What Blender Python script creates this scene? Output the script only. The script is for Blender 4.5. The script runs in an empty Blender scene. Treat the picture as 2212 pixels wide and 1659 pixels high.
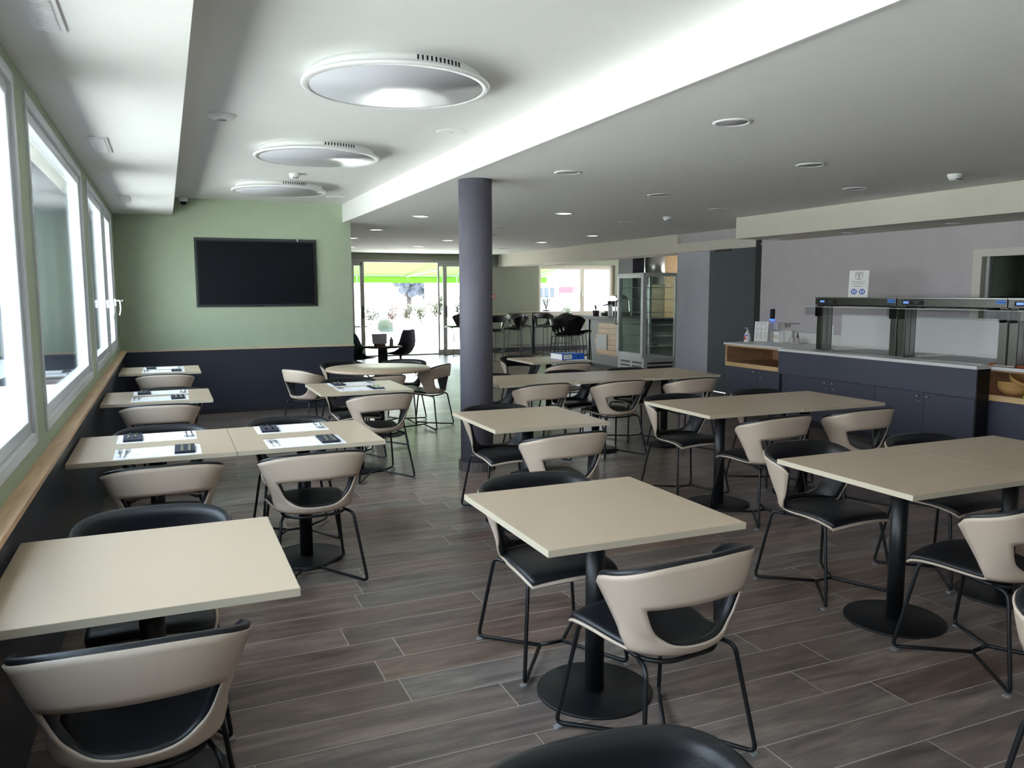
import bpy, bmesh, math, random
import numpy as np
from mathutils import Vector, Matrix

R = math.radians
PI = math.pi
sc = bpy.context.scene
col = sc.collection
random.seed(7)

# ---------------------------------------------------------------- camera, sky, sun, exposure
F_PX, YAW, PITCH, ROLL, EYE = 1727.68, .4067, .1143, -.0027, 1.5857
fw = Vector((math.sin(YAW)*math.cos(PITCH), math.cos(YAW)*math.cos(PITCH), -math.sin(PITCH)))
rt = Vector((math.cos(YAW), -math.sin(YAW), 0)); up = rt.cross(fw)
cr, sr = math.cos(ROLL), math.sin(ROLL)
rt, up = cr*rt + sr*up, -sr*rt + cr*up
cam = bpy.data.objects.new('camera', bpy.data.cameras.new('camera')); col.objects.link(cam)
m = Matrix((rt, up, -fw)).transposed().to_4x4(); m.translation = (0, 0, EYE)
cam.matrix_world = m
cam.data.sensor_fit = 'HORIZONTAL'; cam.data.sensor_width = 36; cam.data.lens = F_PX/2212*36
cam.data.clip_start = .05; cam.data.clip_end = 400
sc.camera = cam

w = bpy.data.worlds.new('sky'); sc.world = w; w.use_nodes = True
bgn = w.node_tree.nodes['Background']
nt = w.node_tree                                             # hazy bright sky, paler towards the horizon
gm = nt.nodes.new('ShaderNodeNewGeometry'); sx_ = nt.nodes.new('ShaderNodeSeparateXYZ'); nt.links.new(gm.outputs['Position'], sx_.inputs[0])
rp = nt.nodes.new('ShaderNodeValToRGB'); nt.links.new(sx_.outputs['Z'], rp.inputs[0])
rp.color_ramp.elements[0].position = 0; rp.color_ramp.elements[0].color = (.97, .98, 1.0, 1)
rp.color_ramp.elements[1].position = .8; rp.color_ramp.elements[1].color = (.62, .78, 1.0, 1)
nt.links.new(rp.outputs[0], bgn.inputs[0]); bgn.inputs[1].default_value = 1.7

sl = bpy.data.lights.new('sun', 'SUN'); sl.energy = 11.0; sl.angle = R(.6); sl.color = (1, .98, .95)
so = bpy.data.objects.new('sun', sl); col.objects.link(so)
so.rotation_euler = Vector((-.12, .62, .80)).to_track_quat('Z', 'Y').to_euler()

vs = sc.view_settings
sc.display_settings.display_device = 'sRGB'
vs.view_transform = 'Standard'; vs.look = 'None'; vs.gamma = 1; vs.use_curve_mapping = False
vs.exposure = 2.66
cy = sc.cycles
cy.max_bounces = 10; cy.diffuse_bounces = 7; cy.glossy_bounces = 5; cy.transmission_bounces = 8
cy.transparent_max_bounces = 32; cy.use_denoising = True; cy.sample_clamp_indirect = 8
cy.caustics_reflective = False; cy.caustics_refractive = False

# ---------------------------------------------------------------- materials
def lin(c):
    return tuple((v/255/12.92 if v/255 <= .04045 else ((v/255+.055)/1.055)**2.4) for v in c)

def newmat(name):
    mt = bpy.data.materials.new(name); mt.use_nodes = True
    nt = mt.node_tree; p = nt.nodes['Principled BSDF']
    return mt, nt, p

def N(nt, t, **k):
    n = nt.nodes.new(t)
    for a, b in k.items():
        setattr(n, a, b)
    return n

def mat(name, c, rough=.5, metal=0, spec=.5, vary=.04, scale=6, bump=0, bscale=200, emit=0, coat=0, trans=0):
    """plain colour broken up by a soft procedural noise, with an optional fine bump"""
    mt, nt, p = newmat(name)
    c = lin(c)
    p.inputs['Roughness'].default_value = rough; p.inputs['Metallic'].default_value = metal
    p.inputs['Specular IOR Level'].default_value = spec
    if coat:
        p.inputs['Coat Weight'].default_value = coat; p.inputs['Coat Roughness'].default_value = .15
    tc = N(nt, 'ShaderNodeTexCoord')
    if vary:
        nz = N(nt, 'ShaderNodeTexNoise'); nz.inputs['Scale'].default_value = scale; nz.inputs['Detail'].default_value = 3
        nt.links.new(tc.outputs['Object'], nz.inputs['Vector'])
        cr_ = N(nt, 'ShaderNodeValToRGB')
        cr_.color_ramp.elements[0].position = .3; cr_.color_ramp.elements[1].position = .7
        cr_.color_ramp.elements[0].color = tuple(v*(1-vary) for v in c)+(1,)
        cr_.color_ramp.elements[1].color = tuple(min(1, v*(1+vary)) for v in c)+(1,)
        nt.links.new(nz.outputs['Fac'], cr_.inputs[0]); nt.links.new(cr_.outputs[0], p.inputs['Base Color'])
    else:
        p.inputs['Base Color'].default_value = c+(1,)
    if bump:
        nb = N(nt, 'ShaderNodeTexNoise'); nb.inputs['Scale'].default_value = bscale; nb.inputs['Detail'].default_value = 2
        nt.links.new(tc.outputs['Object'], nb.inputs['Vector'])
        b = N(nt, 'ShaderNodeBump'); b.inputs['Strength'].default_value = bump; b.inputs['Distance'].default_value = .002
        nt.links.new(nb.outputs['Fac'], b.inputs['Height']); nt.links.new(b.outputs[0], p.inputs['Normal'])
    if emit:
        p.inputs['Emission Color'].default_value = c+(1,); p.inputs['Emission Strength'].default_value = emit
    if trans:
        p.inputs['Transmission Weight'].default_value = trans
    return mt

def glassmat(name, tint=(.97, .99, .98), r0=.04, rough=0.0, gain=1.0):
    """thin architectural glass: clear straight through, mirror by angle"""
    mt = bpy.data.materials.new(name); mt.use_nodes = True; nt = mt.node_tree; nt.nodes.clear()
    out = N(nt, 'ShaderNodeOutputMaterial'); g = N(nt, 'ShaderNodeNewGeometry')
    d = N(nt, 'ShaderNodeVectorMath', operation='DOT_PRODUCT')
    nt.links.new(g.outputs['Incoming'], d.inputs[0]); nt.links.new(g.outputs['Normal'], d.inputs[1])
    a = N(nt, 'ShaderNodeMath', operation='ABSOLUTE'); nt.links.new(d.outputs['Value'], a.inputs[0])
    s = N(nt, 'ShaderNodeMath', operation='SUBTRACT'); s.inputs[0].default_value = 1; nt.links.new(a.outputs[0], s.inputs[1])
    pw = N(nt, 'ShaderNodeMath', operation='POWER'); nt.links.new(s.outputs[0], pw.inputs[0]); pw.inputs[1].default_value = 5
    ma = N(nt, 'ShaderNodeMath', operation='MULTIPLY_ADD'); nt.links.new(pw.outputs[0], ma.inputs[0])
    ma.inputs[1].default_value = (1-r0)*gain; ma.inputs[2].default_value = r0; ma.use_clamp = True
    t = N(nt, 'ShaderNodeBsdfTransparent'); t.inputs[0].default_value = tint+(1,)
    gl = N(nt, 'ShaderNodeBsdfGlossy'); gl.inputs['Roughness'].default_value = rough
    mx = N(nt, 'ShaderNodeMixShader')
    nt.links.new(ma.outputs[0], mx.inputs[0]); nt.links.new(t.outputs[0], mx.inputs[1]); nt.links.new(gl.outputs[0], mx.inputs[2])
    nt.links.new(mx.outputs[0], out.inputs[0])
    return mt

def woodmat(name, c1, c2, axis=1, scale=1.0, rough=.45, boards=0, knots=True):
    mt, nt, p = newmat(name)
    tc = N(nt, 'ShaderNodeTexCoord'); mp = N(nt, 'ShaderNodeMapping')
    s = [14*scale]*3; s[axis] = 1.2*scale; mp.inputs['Scale'].default_value = s
    nt.links.new(tc.outputs['Object'], mp.inputs[0])
    nz = N(nt, 'ShaderNodeTexNoise'); nz.inputs['Scale'].default_value = 2.2; nz.inputs['Detail'].default_value = 6; nz.inputs['Distortion'].default_value = .6
    nt.links.new(mp.outputs[0], nz.inputs['Vector'])
    r = N(nt, 'ShaderNodeValToRGB')
    r.color_ramp.elements[0].position = .3; r.color_ramp.elements[1].position = .68
    r.color_ramp.elements[0].color = lin(c1)+(1,); r.color_ramp.elements[1].color = lin(c2)+(1,)
    nt.links.new(nz.outputs['Fac'], r.inputs[0]); nt.links.new(r.outputs[0], p.inputs['Base Color'])
    if knots:
        v = N(nt, 'ShaderNodeTexVoronoi'); v.inputs['Scale'].default_value = 2.6*scale
        nt.links.new(tc.outputs['Object'], v.inputs['Vector'])
        kr = N(nt, 'ShaderNodeValToRGB'); kr.color_ramp.elements[0].position = .04; kr.color_ramp.elements[1].position = .10
        kr.color_ramp.elements[0].color = (.35, .25, .2, 1); kr.color_ramp.elements[1].color = (1, 1, 1, 1)
        nt.links.new(v.outputs['Distance'], kr.inputs[0])
        mx = N(nt, 'ShaderNodeMix', data_type='RGBA', blend_type='MULTIPLY'); mx.inputs['Factor'].default_value = .8
        nt.links.new(r.outputs[0], mx.inputs['A']); nt.links.new(kr.outputs[0], mx.inputs['B'])
        nt.links.new(mx.outputs['Result'], p.inputs['Base Color'])
    p.inputs['Roughness'].default_value = rough
    return mt

def floormat():
    """wood-look tiles 1.18 x 0.2 m with pale joints, every row shifted by its own amount"""
    mt, nt, p = newmat('plank_tile')
    L = nt.links.new
    tc = N(nt, 'ShaderNodeTexCoord'); sp = N(nt, 'ShaderNodeSeparateXYZ'); L(tc.outputs['Object'], sp.inputs[0])
    def mth(op, a, b=None, c=None):
        n = N(nt, 'ShaderNodeMath', operation=op)
        for i, v in enumerate((a, b, c)):
            if v is None: continue
            if isinstance(v, (int, float)): n.inputs[i].default_value = v
            else: L(v, n.inputs[i])
        return n.outputs[0]
    X, Y = sp.outputs[0], sp.outputs[1]
    yy = mth('DIVIDE', mth('SUBTRACT', Y, 2.676-20*.1985), .1985)
    row = mth('FLOOR', yy); fy = mth('FRACT', yy)
    wn = N(nt, 'ShaderNodeTexWhiteNoise', noise_dimensions='1D'); L(row, wn.inputs['W'])
    xx = mth('ADD', mth('DIVIDE', X, 1.182), wn.outputs['Value'])
    tx = mth('FLOOR', xx); fx = mth('FRACT', xx)
    ex = mth('MULTIPLY', mth('MINIMUM', fx, mth('SUBTRACT', 1, fx)), 1.182)
    ey = mth('MULTIPLY', mth('MINIMUM', fy, mth('SUBTRACT', 1, fy)), .1985)
    edge = mth('MINIMUM', ex, ey)
    grout = mth('LESS_THAN', edge, .0021)
    cmb = N(nt, 'ShaderNodeCombineXYZ'); L(tx, cmb.inputs[0]); L(row, cmb.inputs[1])
    wt = N(nt, 'ShaderNodeTexWhiteNoise', noise_dimensions='3D'); L(cmb.outputs[0], wt.inputs['Vector'])
    # grain, offset tile by tile
    cg = N(nt, 'ShaderNodeCombineXYZ')
    L(mth('ADD', mth('MULTIPLY', X, 1.6), mth('MULTIPLY', wt.outputs['Value'], 37)), cg.inputs[0])
    L(mth('ADD', mth('MULTIPLY', Y, 9), mth('MULTIPLY', row, 3.7)), cg.inputs[1])
    n1 = N(nt, 'ShaderNodeTexNoise'); n1.inputs['Scale'].default_value = 1.6; n1.inputs['Detail'].default_value = 7; n1.inputs['Roughness'].default_value = .62; n1.inputs['Distortion'].default_value = .4
    L(cg.outputs[0], n1.inputs['Vector'])
    ramp = N(nt, 'ShaderNodeValToRGB'); e = ramp.color_ramp.elements
    e[0].position = .28; e[0].color = lin((82, 69, 62))+(1,)
    e[1].position = .72; e[1].color = lin((150, 128, 114))+(1,)
    k = ramp.color_ramp.elements.new(.5); k.color = lin((116, 98, 88))+(1,)
    L(n1.outputs['Fac'], ramp.inputs[0])
    hs = N(nt, 'ShaderNodeHueSaturation'); L(ramp.outputs[0], hs.inputs['Color'])
    mr = N(nt, 'ShaderNodeMapRange'); L(wt.outputs['Value'], mr.inputs[0]); mr.inputs[3].default_value = .74; mr.inputs[4].default_value = 1.22
    L(mr.outputs[0], hs.inputs['Value'])
    wc = N(nt, 'ShaderNodeSeparateXYZ'); L(wt.outputs['Color'], wc.inputs[0])
    m2 = N(nt, 'ShaderNodeMapRange'); L(wc.outputs[1], m2.inputs[0]); m2.inputs[3].default_value = .55; m2.inputs[4].default_value = 1.15
    L(m2.outputs[0], hs.inputs['Saturation'])
    mx = N(nt, 'ShaderNodeMix', data_type='RGBA'); L(grout, mx.inputs['Factor']); L(hs.outputs[0], mx.inputs['A'])
    mx.inputs['B'].default_value = lin((190, 182, 172))+(1,)
    L(mx.outputs['Result'], p.inputs['Base Color'])
    p.inputs['Roughness'].default_value = .30; p.inputs['Specular IOR Level'].default_value = .5
    b = N(nt, 'ShaderNodeBump'); b.inputs['Strength'].default_value = .12; b.inputs['Distance'].default_value = .003
    L(n1.outputs['Fac'], b.inputs['Height']); L(b.outputs[0], p.inputs['Normal'])
    return mt

def stripemat(name, c, axis, pitch, depth=.35, rough=.5, metal=0):
    """regular ribs along an axis, as colour and bump"""
    mt, nt, p = newmat(name); c = lin(c)
    tc = N(nt, 'ShaderNodeTexCoord'); sp = N(nt, 'ShaderNodeSeparateXYZ'); nt.links.new(tc.outputs['Object'], sp.inputs[0])
    m1 = N(nt, 'ShaderNodeMath', operation='MULTIPLY'); nt.links.new(sp.outputs[axis], m1.inputs[0]); m1.inputs[1].default_value = 2*PI/pitch
    m2 = N(nt, 'ShaderNodeMath', operation='SINE'); nt.links.new(m1.outputs[0], m2.inputs[0])
    r = N(nt, 'ShaderNodeMapRange'); nt.links.new(m2.outputs[0], r.inputs[0]); r.inputs[1].default_value = -1; r.inputs[2].default_value = 1
    cr_ = N(nt, 'ShaderNodeValToRGB'); nt.links.new(r.outputs[0], cr_.inputs[0])
    cr_.color_ramp.elements[0].color = tuple(v*(1-depth) for v in c)+(1,); cr_.color_ramp.elements[1].color = c+(1,)
    nt.links.new(cr_.outputs[0], p.inputs['Base Color'])
    p.inputs['Roughness'].default_value = rough; p.inputs['Metallic'].default_value = metal
    return mt

M = dict(
    ceiling=mat('ceiling_paint', (232, 232, 229), .85, vary=.01), soffit=mat('soffit_paint', (238, 238, 235), .8, vary=.01),
    green=mat('sage_paint', (172, 185, 160), .8, vary=.02), greygreen=mat('grey_green_paint', (136, 142, 128), .8, vary=.02),
    dado=mat('dark_blue_panel', (44, 47, 60), .38, vary=.05), oak=woodmat('oak', (196, 158, 122), (222, 188, 152), 1),
    rail=mat('beige_rail', (196, 180, 150), .5), floor=floormat(),
    column=mat('column_paint', (97, 95, 106), .6, vary=.05, bump=.3, bscale=60), plinth=stripemat('plinth_tile', (88, 82, 80), 0, .1, .1),
    grout=mat('grout', (170, 165, 155), .8), beigew=mat('warm_white_paint', (208, 202, 190), .8, vary=.01),
    lilac=mat('lilac_grey_paint', (188, 181, 184), .75, vary=.03), panelw=mat('pale_grey_panel', (178, 177, 186), .45, vary=.03),
    dkdoor=mat('dark_grey_door', (74, 82, 88), .32, vary=.05), blackm=mat('black_steel', (18, 19, 23), .4),
    top=mat('beige_laminate', (187, 166, 142), .34, vary=.015, scale=3), edge=mat('beige_edge_band', (198, 186, 164), .4, vary=.01),
    blackp=mat('black_powder_coat', (17, 18, 21), .42, vary=.08, scale=20), shell=mat('beige_plastic', (196, 178, 160), .42, vary=.015),
    pad=mat('black_leatherette', (21, 22, 26), .40, vary=.08, bump=.25, bscale=420), glide=mat('clear_glide', (150, 152, 154), .2),
    bstool=mat('black_plastic', (16, 17, 20), .35), cab=mat('slate_blue_front', (71, 72, 88), .5, vary=.03), cabdk=mat('dark_carcass', (40, 41, 48), .6),
    ctop=mat('white_worktop', (222, 222, 220), .3, vary=.02), steel=mat('brushed_steel', (168, 168, 166), .3, 1, vary=.04), dsteel=mat('dark_steel', (92, 91, 86), .33, 1, vary=.06),
    silver=mat('silver_lacquer', (196, 198, 198), .35, .35), chrome=mat('chrome', (225, 226, 228), .12, 1), white=mat('white_plastic', (232, 233, 232), .4, vary=.01), pvc=mat('white_window_frame', (214, 218, 221), .3, vary=.01),
    paper=mat('white_paper', (246, 246, 244), .7, vary=.02, scale=9), navy=mat('navy_napkin', (36, 39, 56), .8, vary=.06, scale=40),
    diffuser=mat('opal_diffuser', (205, 206, 212), .28, vary=.01), lampoff=mat('grey_diffuser', (178, 178, 180), .5),
    lampon=mat('lit_diffuser', (255, 250, 240), .5, emit=1.2, vary=0), screen=mat('tv_screen', (9, 11, 19), .4, spec=.2, vary=0), tvframe=mat('tv_surround', (60, 68, 66), .4),
    red=mat('signal_red', (196, 38, 42), .4), black=mat('matt_black', (14, 14, 16), .6), blue=mat('office_blue', (28, 92, 196), .4), lightblue=mat('pale_blue', (96, 150, 214), .4),
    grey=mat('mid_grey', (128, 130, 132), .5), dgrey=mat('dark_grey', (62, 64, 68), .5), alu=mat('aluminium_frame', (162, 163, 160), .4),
    glass=glassmat('window_glass', (.93, .965, .97), .05), clear=glassmat('clear_glass', (.93, .97, .95), .05), acryl=glassmat('clear_acrylic', (.90, .91, .91), .008, gain=.25),
    pine=woodmat('pine_board', (196, 160, 112), (222, 188, 140), 1, .8), nichew=woodmat('knotty_oak', (150, 112, 84), (182, 142, 110), 1, .7), mahog=woodmat('reddish_board', (120, 58, 30), (156, 82, 46), 1, knots=False),
    wicker=stripemat('wicker', (200, 156, 98), 2, .012, .35, .7), lime=mat('lime_green', (158, 200, 40), .5), teal=mat('teal_shell', (18, 62, 68), .5), navyc=mat('navy_shell', (38, 40, 62), .5),
    brown=mat('brown_wood', (92, 66, 56), .4), shadestrip=stripemat('shade_strip', (38, 40, 44), 0, .14, .3), shadedwhite=mat('shaded_white_shell', (112, 118, 110), .5), menu=mat('printed_menu_grey', (196, 196, 208), .6, vary=.15, scale=60), asph=mat('grey_paving', (190, 188, 182), .85, vary=.06, scale=3), pave=mat('pale_paving', (206, 203, 196), .8, vary=.05, scale=3), render=mat('white_render', (235, 233, 228), .8), clad=stripemat('dark_ribbed_cladding', (36, 43, 47), 1, .42, .45, .6), fence=stripemat('blue_grey_ribs', (52, 60, 66), 0, .30, .45, .6),
    leaf=mat('leaf_green', (30, 44, 22), .55, vary=.35, scale=8), leafy=mat('yellow_green_leaf', (48, 54, 16), .55, vary=.3, scale=8), leafr=mat('orange_leaf', (70, 46, 26), .55, vary=.3), stem=mat('stem_brown', (46, 40, 36), .8), soil=mat('soil', (60, 48, 40), .9),
    tree=mat('distant_tree', (42, 50, 60), .8, vary=.3, scale=2), roof=stripemat('slate_roof', (70, 76, 88), 0, .5, .35), redw=mat('red_cladding', (106, 60, 70), .6), pinkw=mat('pale_red_cladding', (128, 100, 106), .6), pinkish=mat('beige_wall', (218, 205, 190), .7), dkglass=mat('dark_window', (58, 66, 74), .15),
    lcd=mat('lcd_blue', (120, 160, 240), .3, emit=.10, vary=0), led=mat('blue_led', (40, 90, 255), .3, emit=.7, vary=0), purple=mat('plum_pot', (66, 44, 62), .4), sand=mat('pot_grey', (170, 168, 160), .6), sauce=mat('red_sauce', (130, 30, 24), .2), spice=mat('glass_spice', (196, 190, 184), .15), terra=mat('terracotta', (196, 118, 92), .7),
)

def awnmat(nm, c1, c2):
    mt, nt, p = newmat(nm)
    p.inputs['Base Color'].default_value = lin(c1)+(1,); p.inputs['Roughness'].default_value = .7
    t = N(nt, 'ShaderNodeBsdfTranslucent'); t.inputs[0].default_value = lin(c2)+(1,)
    mx = N(nt, 'ShaderNodeMixShader'); mx.inputs[0].default_value = .5
    nt.links.new(p.outputs[0], mx.inputs[1]); nt.links.new(t.outputs[0], mx.inputs[2])
    nt.links.new(mx.outputs[0], nt.nodes['Material Output'].inputs[0])
    return mt
M['awning'] = awnmat('lime_awning', (104, 140, 78), (126, 166, 100)); M['valance'] = awnmat('lime_valance', (100, 140, 60), (128, 178, 84))

# ---------------------------------------------------------------- mesh builder
class MB:
    def __init__(s): s.v = []; s.f = []; s.sm = []; s.mi = []; s.cur = 0
    def add(s, vs, fs, smooth=False):
        o = len(s.v); s.v += [tuple(p) for p in vs]
        for f in fs:
            s.f.append(tuple(i+o for i in f)); s.sm.append(smooth); s.mi.append(s.cur)
        return s
    def box(s, x0, x1, y0, y1, z0, z1):
        if x0 > x1: x0, x1 = x1, x0
        if y0 > y1: y0, y1 = y1, y0
        if z0 > z1: z0, z1 = z1, z0
        return s.add([(x0,y0,z0),(x1,y0,z0),(x1,y1,z0),(x0,y1,z0),(x0,y0,z1),(x1,y0,z1),(x1,y1,z1),(x0,y1,z1)],
                     [(0,3,2,1),(4,5,6,7),(0,1,5,4),(1,2,6,5),(2,3,7,6),(3,0,4,7)])
    def lathe(s, prof, c=(0,0,0), n=24, axis='z', smooth=True):
        """prof: list of (r, h); closed with caps where r > 0"""
        vs = []; fs = []
        for r, h in prof:
            for i in range(n):
                a = 2*PI*i/n; x, y, z = r*math.cos(a), r*math.sin(a), h
                if axis == 'x': x, y, z = z, x, y
                elif axis == 'y': x, y, z = y, z, x
                vs.append((c[0]+x, c[1]+y, c[2]+z))
        k = len(prof)
        for j in range(k-1):
            for i in range(n):
                fs.append((j*n+i, j*n+(i+1) % n, (j+1)*n+(i+1) % n, (j+1)*n+i))
        s.add(vs, fs, smooth)
        o = len(s.v)-len(vs)
        for j, rev in ((0, True), (k-1, False)):
            if prof[j][0] > 1e-6:
                ring = [o+j*n+i for i in range(n)]
                s.f.append(tuple(reversed(ring)) if rev else tuple(ring)); s.sm.append(False); s.mi.append(s.cur)
        return s
    def cyl(s, c, r, h, n=24, axis='z', r2=None):
        return s.lathe([(r, 0), (r if r2 is None else r2, h)], c, n, axis)
    def tube(s, pts, r, n=8, fillet=0, closed=False):
        P = [Vector(p) for p in pts]
        if fillet:
            Q = []
            for i, p in enumerate(P):
                if not closed and i in (0, len(P)-1): Q.append(p); continue
                a = P[i-1]; b = P[(i+1) % len(P)]
                da = (a-p); db = (b-p); f = min(fillet, da.length*.45, db.length*.45)
                a = p+da.normalized()*f; b = p+db.normalized()*f
                for t in (0, .25, .5, .75, 1): Q.append(a*(1-t)**2 + p*2*t*(1-t) + b*t*t)
            P = Q
        k = len(P); vs = []; fs = []
        ref = None
        for i, p in enumerate(P):
            if closed: d = P[(i+1) % k]-P[i-1]
            else: d = P[min(i+1, k-1)]-P[max(i-1, 0)]
            d.normalize()
            if ref is None:
                ref = Vector((0, 0, 1)) if abs(d.z) < .9 else Vector((1, 0, 0))
            u = (ref - d*ref.dot(d))
            if u.length < 1e-4: u = d.orthogonal()
            u.normalize(); ref = u; q = d.cross(u)
            for j in range(n):
                a = 2*PI*j/n; vs.append(p+u*(r*math.cos(a))+q*(r*math.sin(a)))
        for i in range(k if closed else k-1):
            i2 = (i+1) % k
            for j in range(n):
                fs.append((i*n+j, i*n+(j+1) % n, i2*n+(j+1) % n, i2*n+j))
        s.add(vs, fs, True)
        if not closed:
            o = len(s.v)-len(vs)
            s.f.append(tuple(o+j for j in reversed(range(n)))); s.sm.append(False); s.mi.append(s.cur)
            s.f.append(tuple(o+(k-1)*n+j for j in range(n))); s.sm.append(False); s.mi.append(s.cur)
        return s
    def prism(s, poly, h0, h1, axis='z'):
        n = len(poly)
        def pt(a, b, h): return {'z': (a, b, h), 'x': (h, a, b), 'y': (a, h, b)}[axis]
        vs = [pt(a, b, h0) for a, b in poly]+[pt(a, b, h1) for a, b in poly]
        fs = [tuple(reversed(range(n))), tuple(range(n, 2*n))]+[(i, (i+1) % n, n+(i+1) % n, n+i) for i in range(n)]
        return s.add(vs, fs)
    def ball(s, c, rx, ry=None, rz=None, n=14, k=8):
        ry = ry or rx; rz = rz or rx
        vs = []; fs = []
        for j in range(k+1):
            t = PI*j/k
            for i in range(n):
                a = 2*PI*i/n
                vs.append((c[0]+rx*math.sin(t)*math.cos(a), c[1]+ry*math.sin(t)*math.sin(a), c[2]-rz*math.cos(t)))
        for j in range(k):
            for i in range(n): fs.append((j*n+i, j*n+(i+1) % n, (j+1)*n+(i+1) % n, (j+1)*n+i))
        return s.add(vs, fs, True)
    def build(s, name, mt, parent=None, bevel=0, fix=False):
        me = bpy.data.meshes.new(name); me.from_pydata(s.v, [], s.f)
        for a in (mt if isinstance(mt, (list, tuple)) else [mt]): me.materials.append(a)
        me.polygons.foreach_set('use_smooth', s.sm); me.polygons.foreach_set('material_index', s.mi)
        if fix:
            b = bmesh.new(); b.from_mesh(me); bmesh.ops.remove_doubles(b, verts=b.verts, dist=1e-5)
            bmesh.ops.recalc_face_normals(b, faces=b.faces); b.to_mesh(me); b.free()
        me.update()
        o = bpy.data.objects.new(name, me); col.objects.link(o)
        if parent: o.parent = parent
        if bevel:
            bv = o.modifiers.new('bevel', 'BEVEL'); bv.width = bevel; bv.segments = 2; bv.limit_method = 'ANGLE'
        return o

def thing(name, label, cat, loc=(0, 0, 0), rz=0, group=None):
    o = bpy.data.objects.new(name, None); col.objects.link(o); o.empty_display_size = .1
    o.location = loc; o.rotation_euler = (0, 0, rz)
    return tag(o, label, cat, group)
def tag(o, label, cat, group=None, kind=None):
    o['label'] = label; o['category'] = cat
    if group: o['group'] = group
    if kind: o['kind'] = kind
    return o
def struct(o, label=None, cat=None):
    o['kind'] = 'structure'
    if label: o['label'] = label
    if cat: o['category'] = cat
    return o
def dup(root, loc, rz, label, group=None):
    r = root.copy(); col.objects.link(r); r.location = loc; r.rotation_euler = (0, 0, rz); r['label'] = label
    if group: r['group'] = group
    for ch in root.children:
        c = ch.copy(); col.objects.link(c); c.parent = r
        for g in ch.children:
            d = g.copy(); col.objects.link(d); d.parent = c
    return r

# ================================================================ SETTING
Y0, YB, YF = -3.0, 11.2, 19.6           # behind the camera, short back wall, far facade
ZU, ZL = 2.79, 2.555                    # upper and lower ceiling
XW = -.545                              # inner face of the window wall
struct(MB().box(-.8, 14, Y0, YF+.25, -.12, 0).build('floor', M['floor']), 'dark brown wood-look plank tile floor with pale joints', 'floor')
# window wall: parapet, piers and header round four windows
WIN = [(-1.9, .75), (1.28, 3.95), (4.27, 6.87), (7.33, 9.13), (9.2, 10.45)]  # first opening is out of view, added to let in more light
WZ0, WZ1 = .945, 2.49
b = MB().box(XW-.09, XW, Y0, YB+.2, 0, WZ0).box(XW-.09, XW, Y0, YB+.2, WZ1, ZU+.1)
e = [Y0]+[v for p in WIN for v in p]+[YB+.2]
for i in range(0, len(e), 2): b.box(XW-.09, XW, e[i], e[i+1], WZ0, WZ1)
struct(b.build('wall_left', M['green']), 'sage green window wall with slim piers', 'wall')
struct(MB().box(XW, -.505, Y0, YB, 0, .838).build('trim_1', M['dado']), 'dark blue wall panelling below the windows', 'panelling')
struct(MB().box(XW-.01, -.478, Y0, YB, .838, .865).build('trim_2', M['oak'], bevel=.003), 'long oak window sill above the dark panelling', 'sill')
for i, (a, c) in enumerate(WIN):
    w_ = thing('window_%d' % (i+1), ['unseen white framed window added beside the camera for light', 'white framed window nearest the camera on the left', 'second white framed window, behind the laid tables',
               'third white framed window with a tilt handle', 'narrow white framed window by the dark corner'][i], 'window', (XW, (a+c)/2, 0)); w_['kind'] = 'structure'
    h = (c-a)/2
    f = MB()
    for (y0, y1, z0, z1) in ((-h, -h+.03, WZ0, WZ1), (h-.045, h, WZ0, WZ1), (-h+.03, h-.045, WZ0, WZ0+.05), (-h+.03, h-.045, WZ1-.05, WZ1)):
        f.box(-.085, .012, y0, y1, z0, z1)
    f.build('window_frame', M['pvc'], w_, bevel=.004)
    s = MB(); a0, a1, q0, q1 = -h+.03, h-.045, WZ0+.05, WZ1-.05
    for (y0, y1, z0, z1) in ((a0, a0+.055, q0, q1), (a1-.055, a1, q0, q1), (a0+.055, a1-.055, q0, q0+.055), (a0+.055, a1-.055, q1-.055, q1)):
        s.box(-.07, -.005, y0, y1, z0, z1)
    s.build('sash', M['pvc'], w_, bevel=.006)
    MB().box(-.046, -.040, a0+.05, a1-.05, q0+.05, q1-.05).build('pane', M['glass'], w_)
    if i >= 3:
        hb = MB().box(-.005, .02, a1-.045, a1-.015, 1.44, 1.52).tube([(.02, a1-.03, 1.5), (.06, a1-.03, 1.5), (.065, a1-.03, 1.4), (.05, a1-.03, 1.33)], .009, fillet=.02)
        hb.build('handle', M['white'], w_)
        if i == 4: MB().box(.06, .09, a1-.032, a1-.028, 1.495, 1.505).cyl((.09, a1-.03, 1.488), .013, .022, 10).build('key', M['steel'], w_)
# left soffit, ceilings, beam edge
struct(MB().box(XW, .135, Y0, YB, 2.565, ZU+.1).build('ceiling_soffit', M['soffit']), 'white dropped soffit along the window wall', 'ceiling soffit')
struct(MB().box(.135, 2.29, Y0, YB, ZU, ZU+.1).build('ceiling', M['ceiling']), 'white raised ceiling with the three big round lamps', 'ceiling')
struct(MB().box(2.29, 14, Y0, YF, ZL, ZU+.1).box(-.6, 2.29, YB+.2, YF, ZL, ZU+.1).build('ceiling_lower', M['ceiling']), 'lower white ceiling dotted with recessed lights', 'ceiling')
struct(MB().box(2.282, 2.296, Y0, YB, ZL-.012, ZL).box(2.304, 2.312, Y0, YB, ZL-.006, ZL).build('trim_3', M['white']), 'thin white edge profile along the ceiling step', 'trim')
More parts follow.
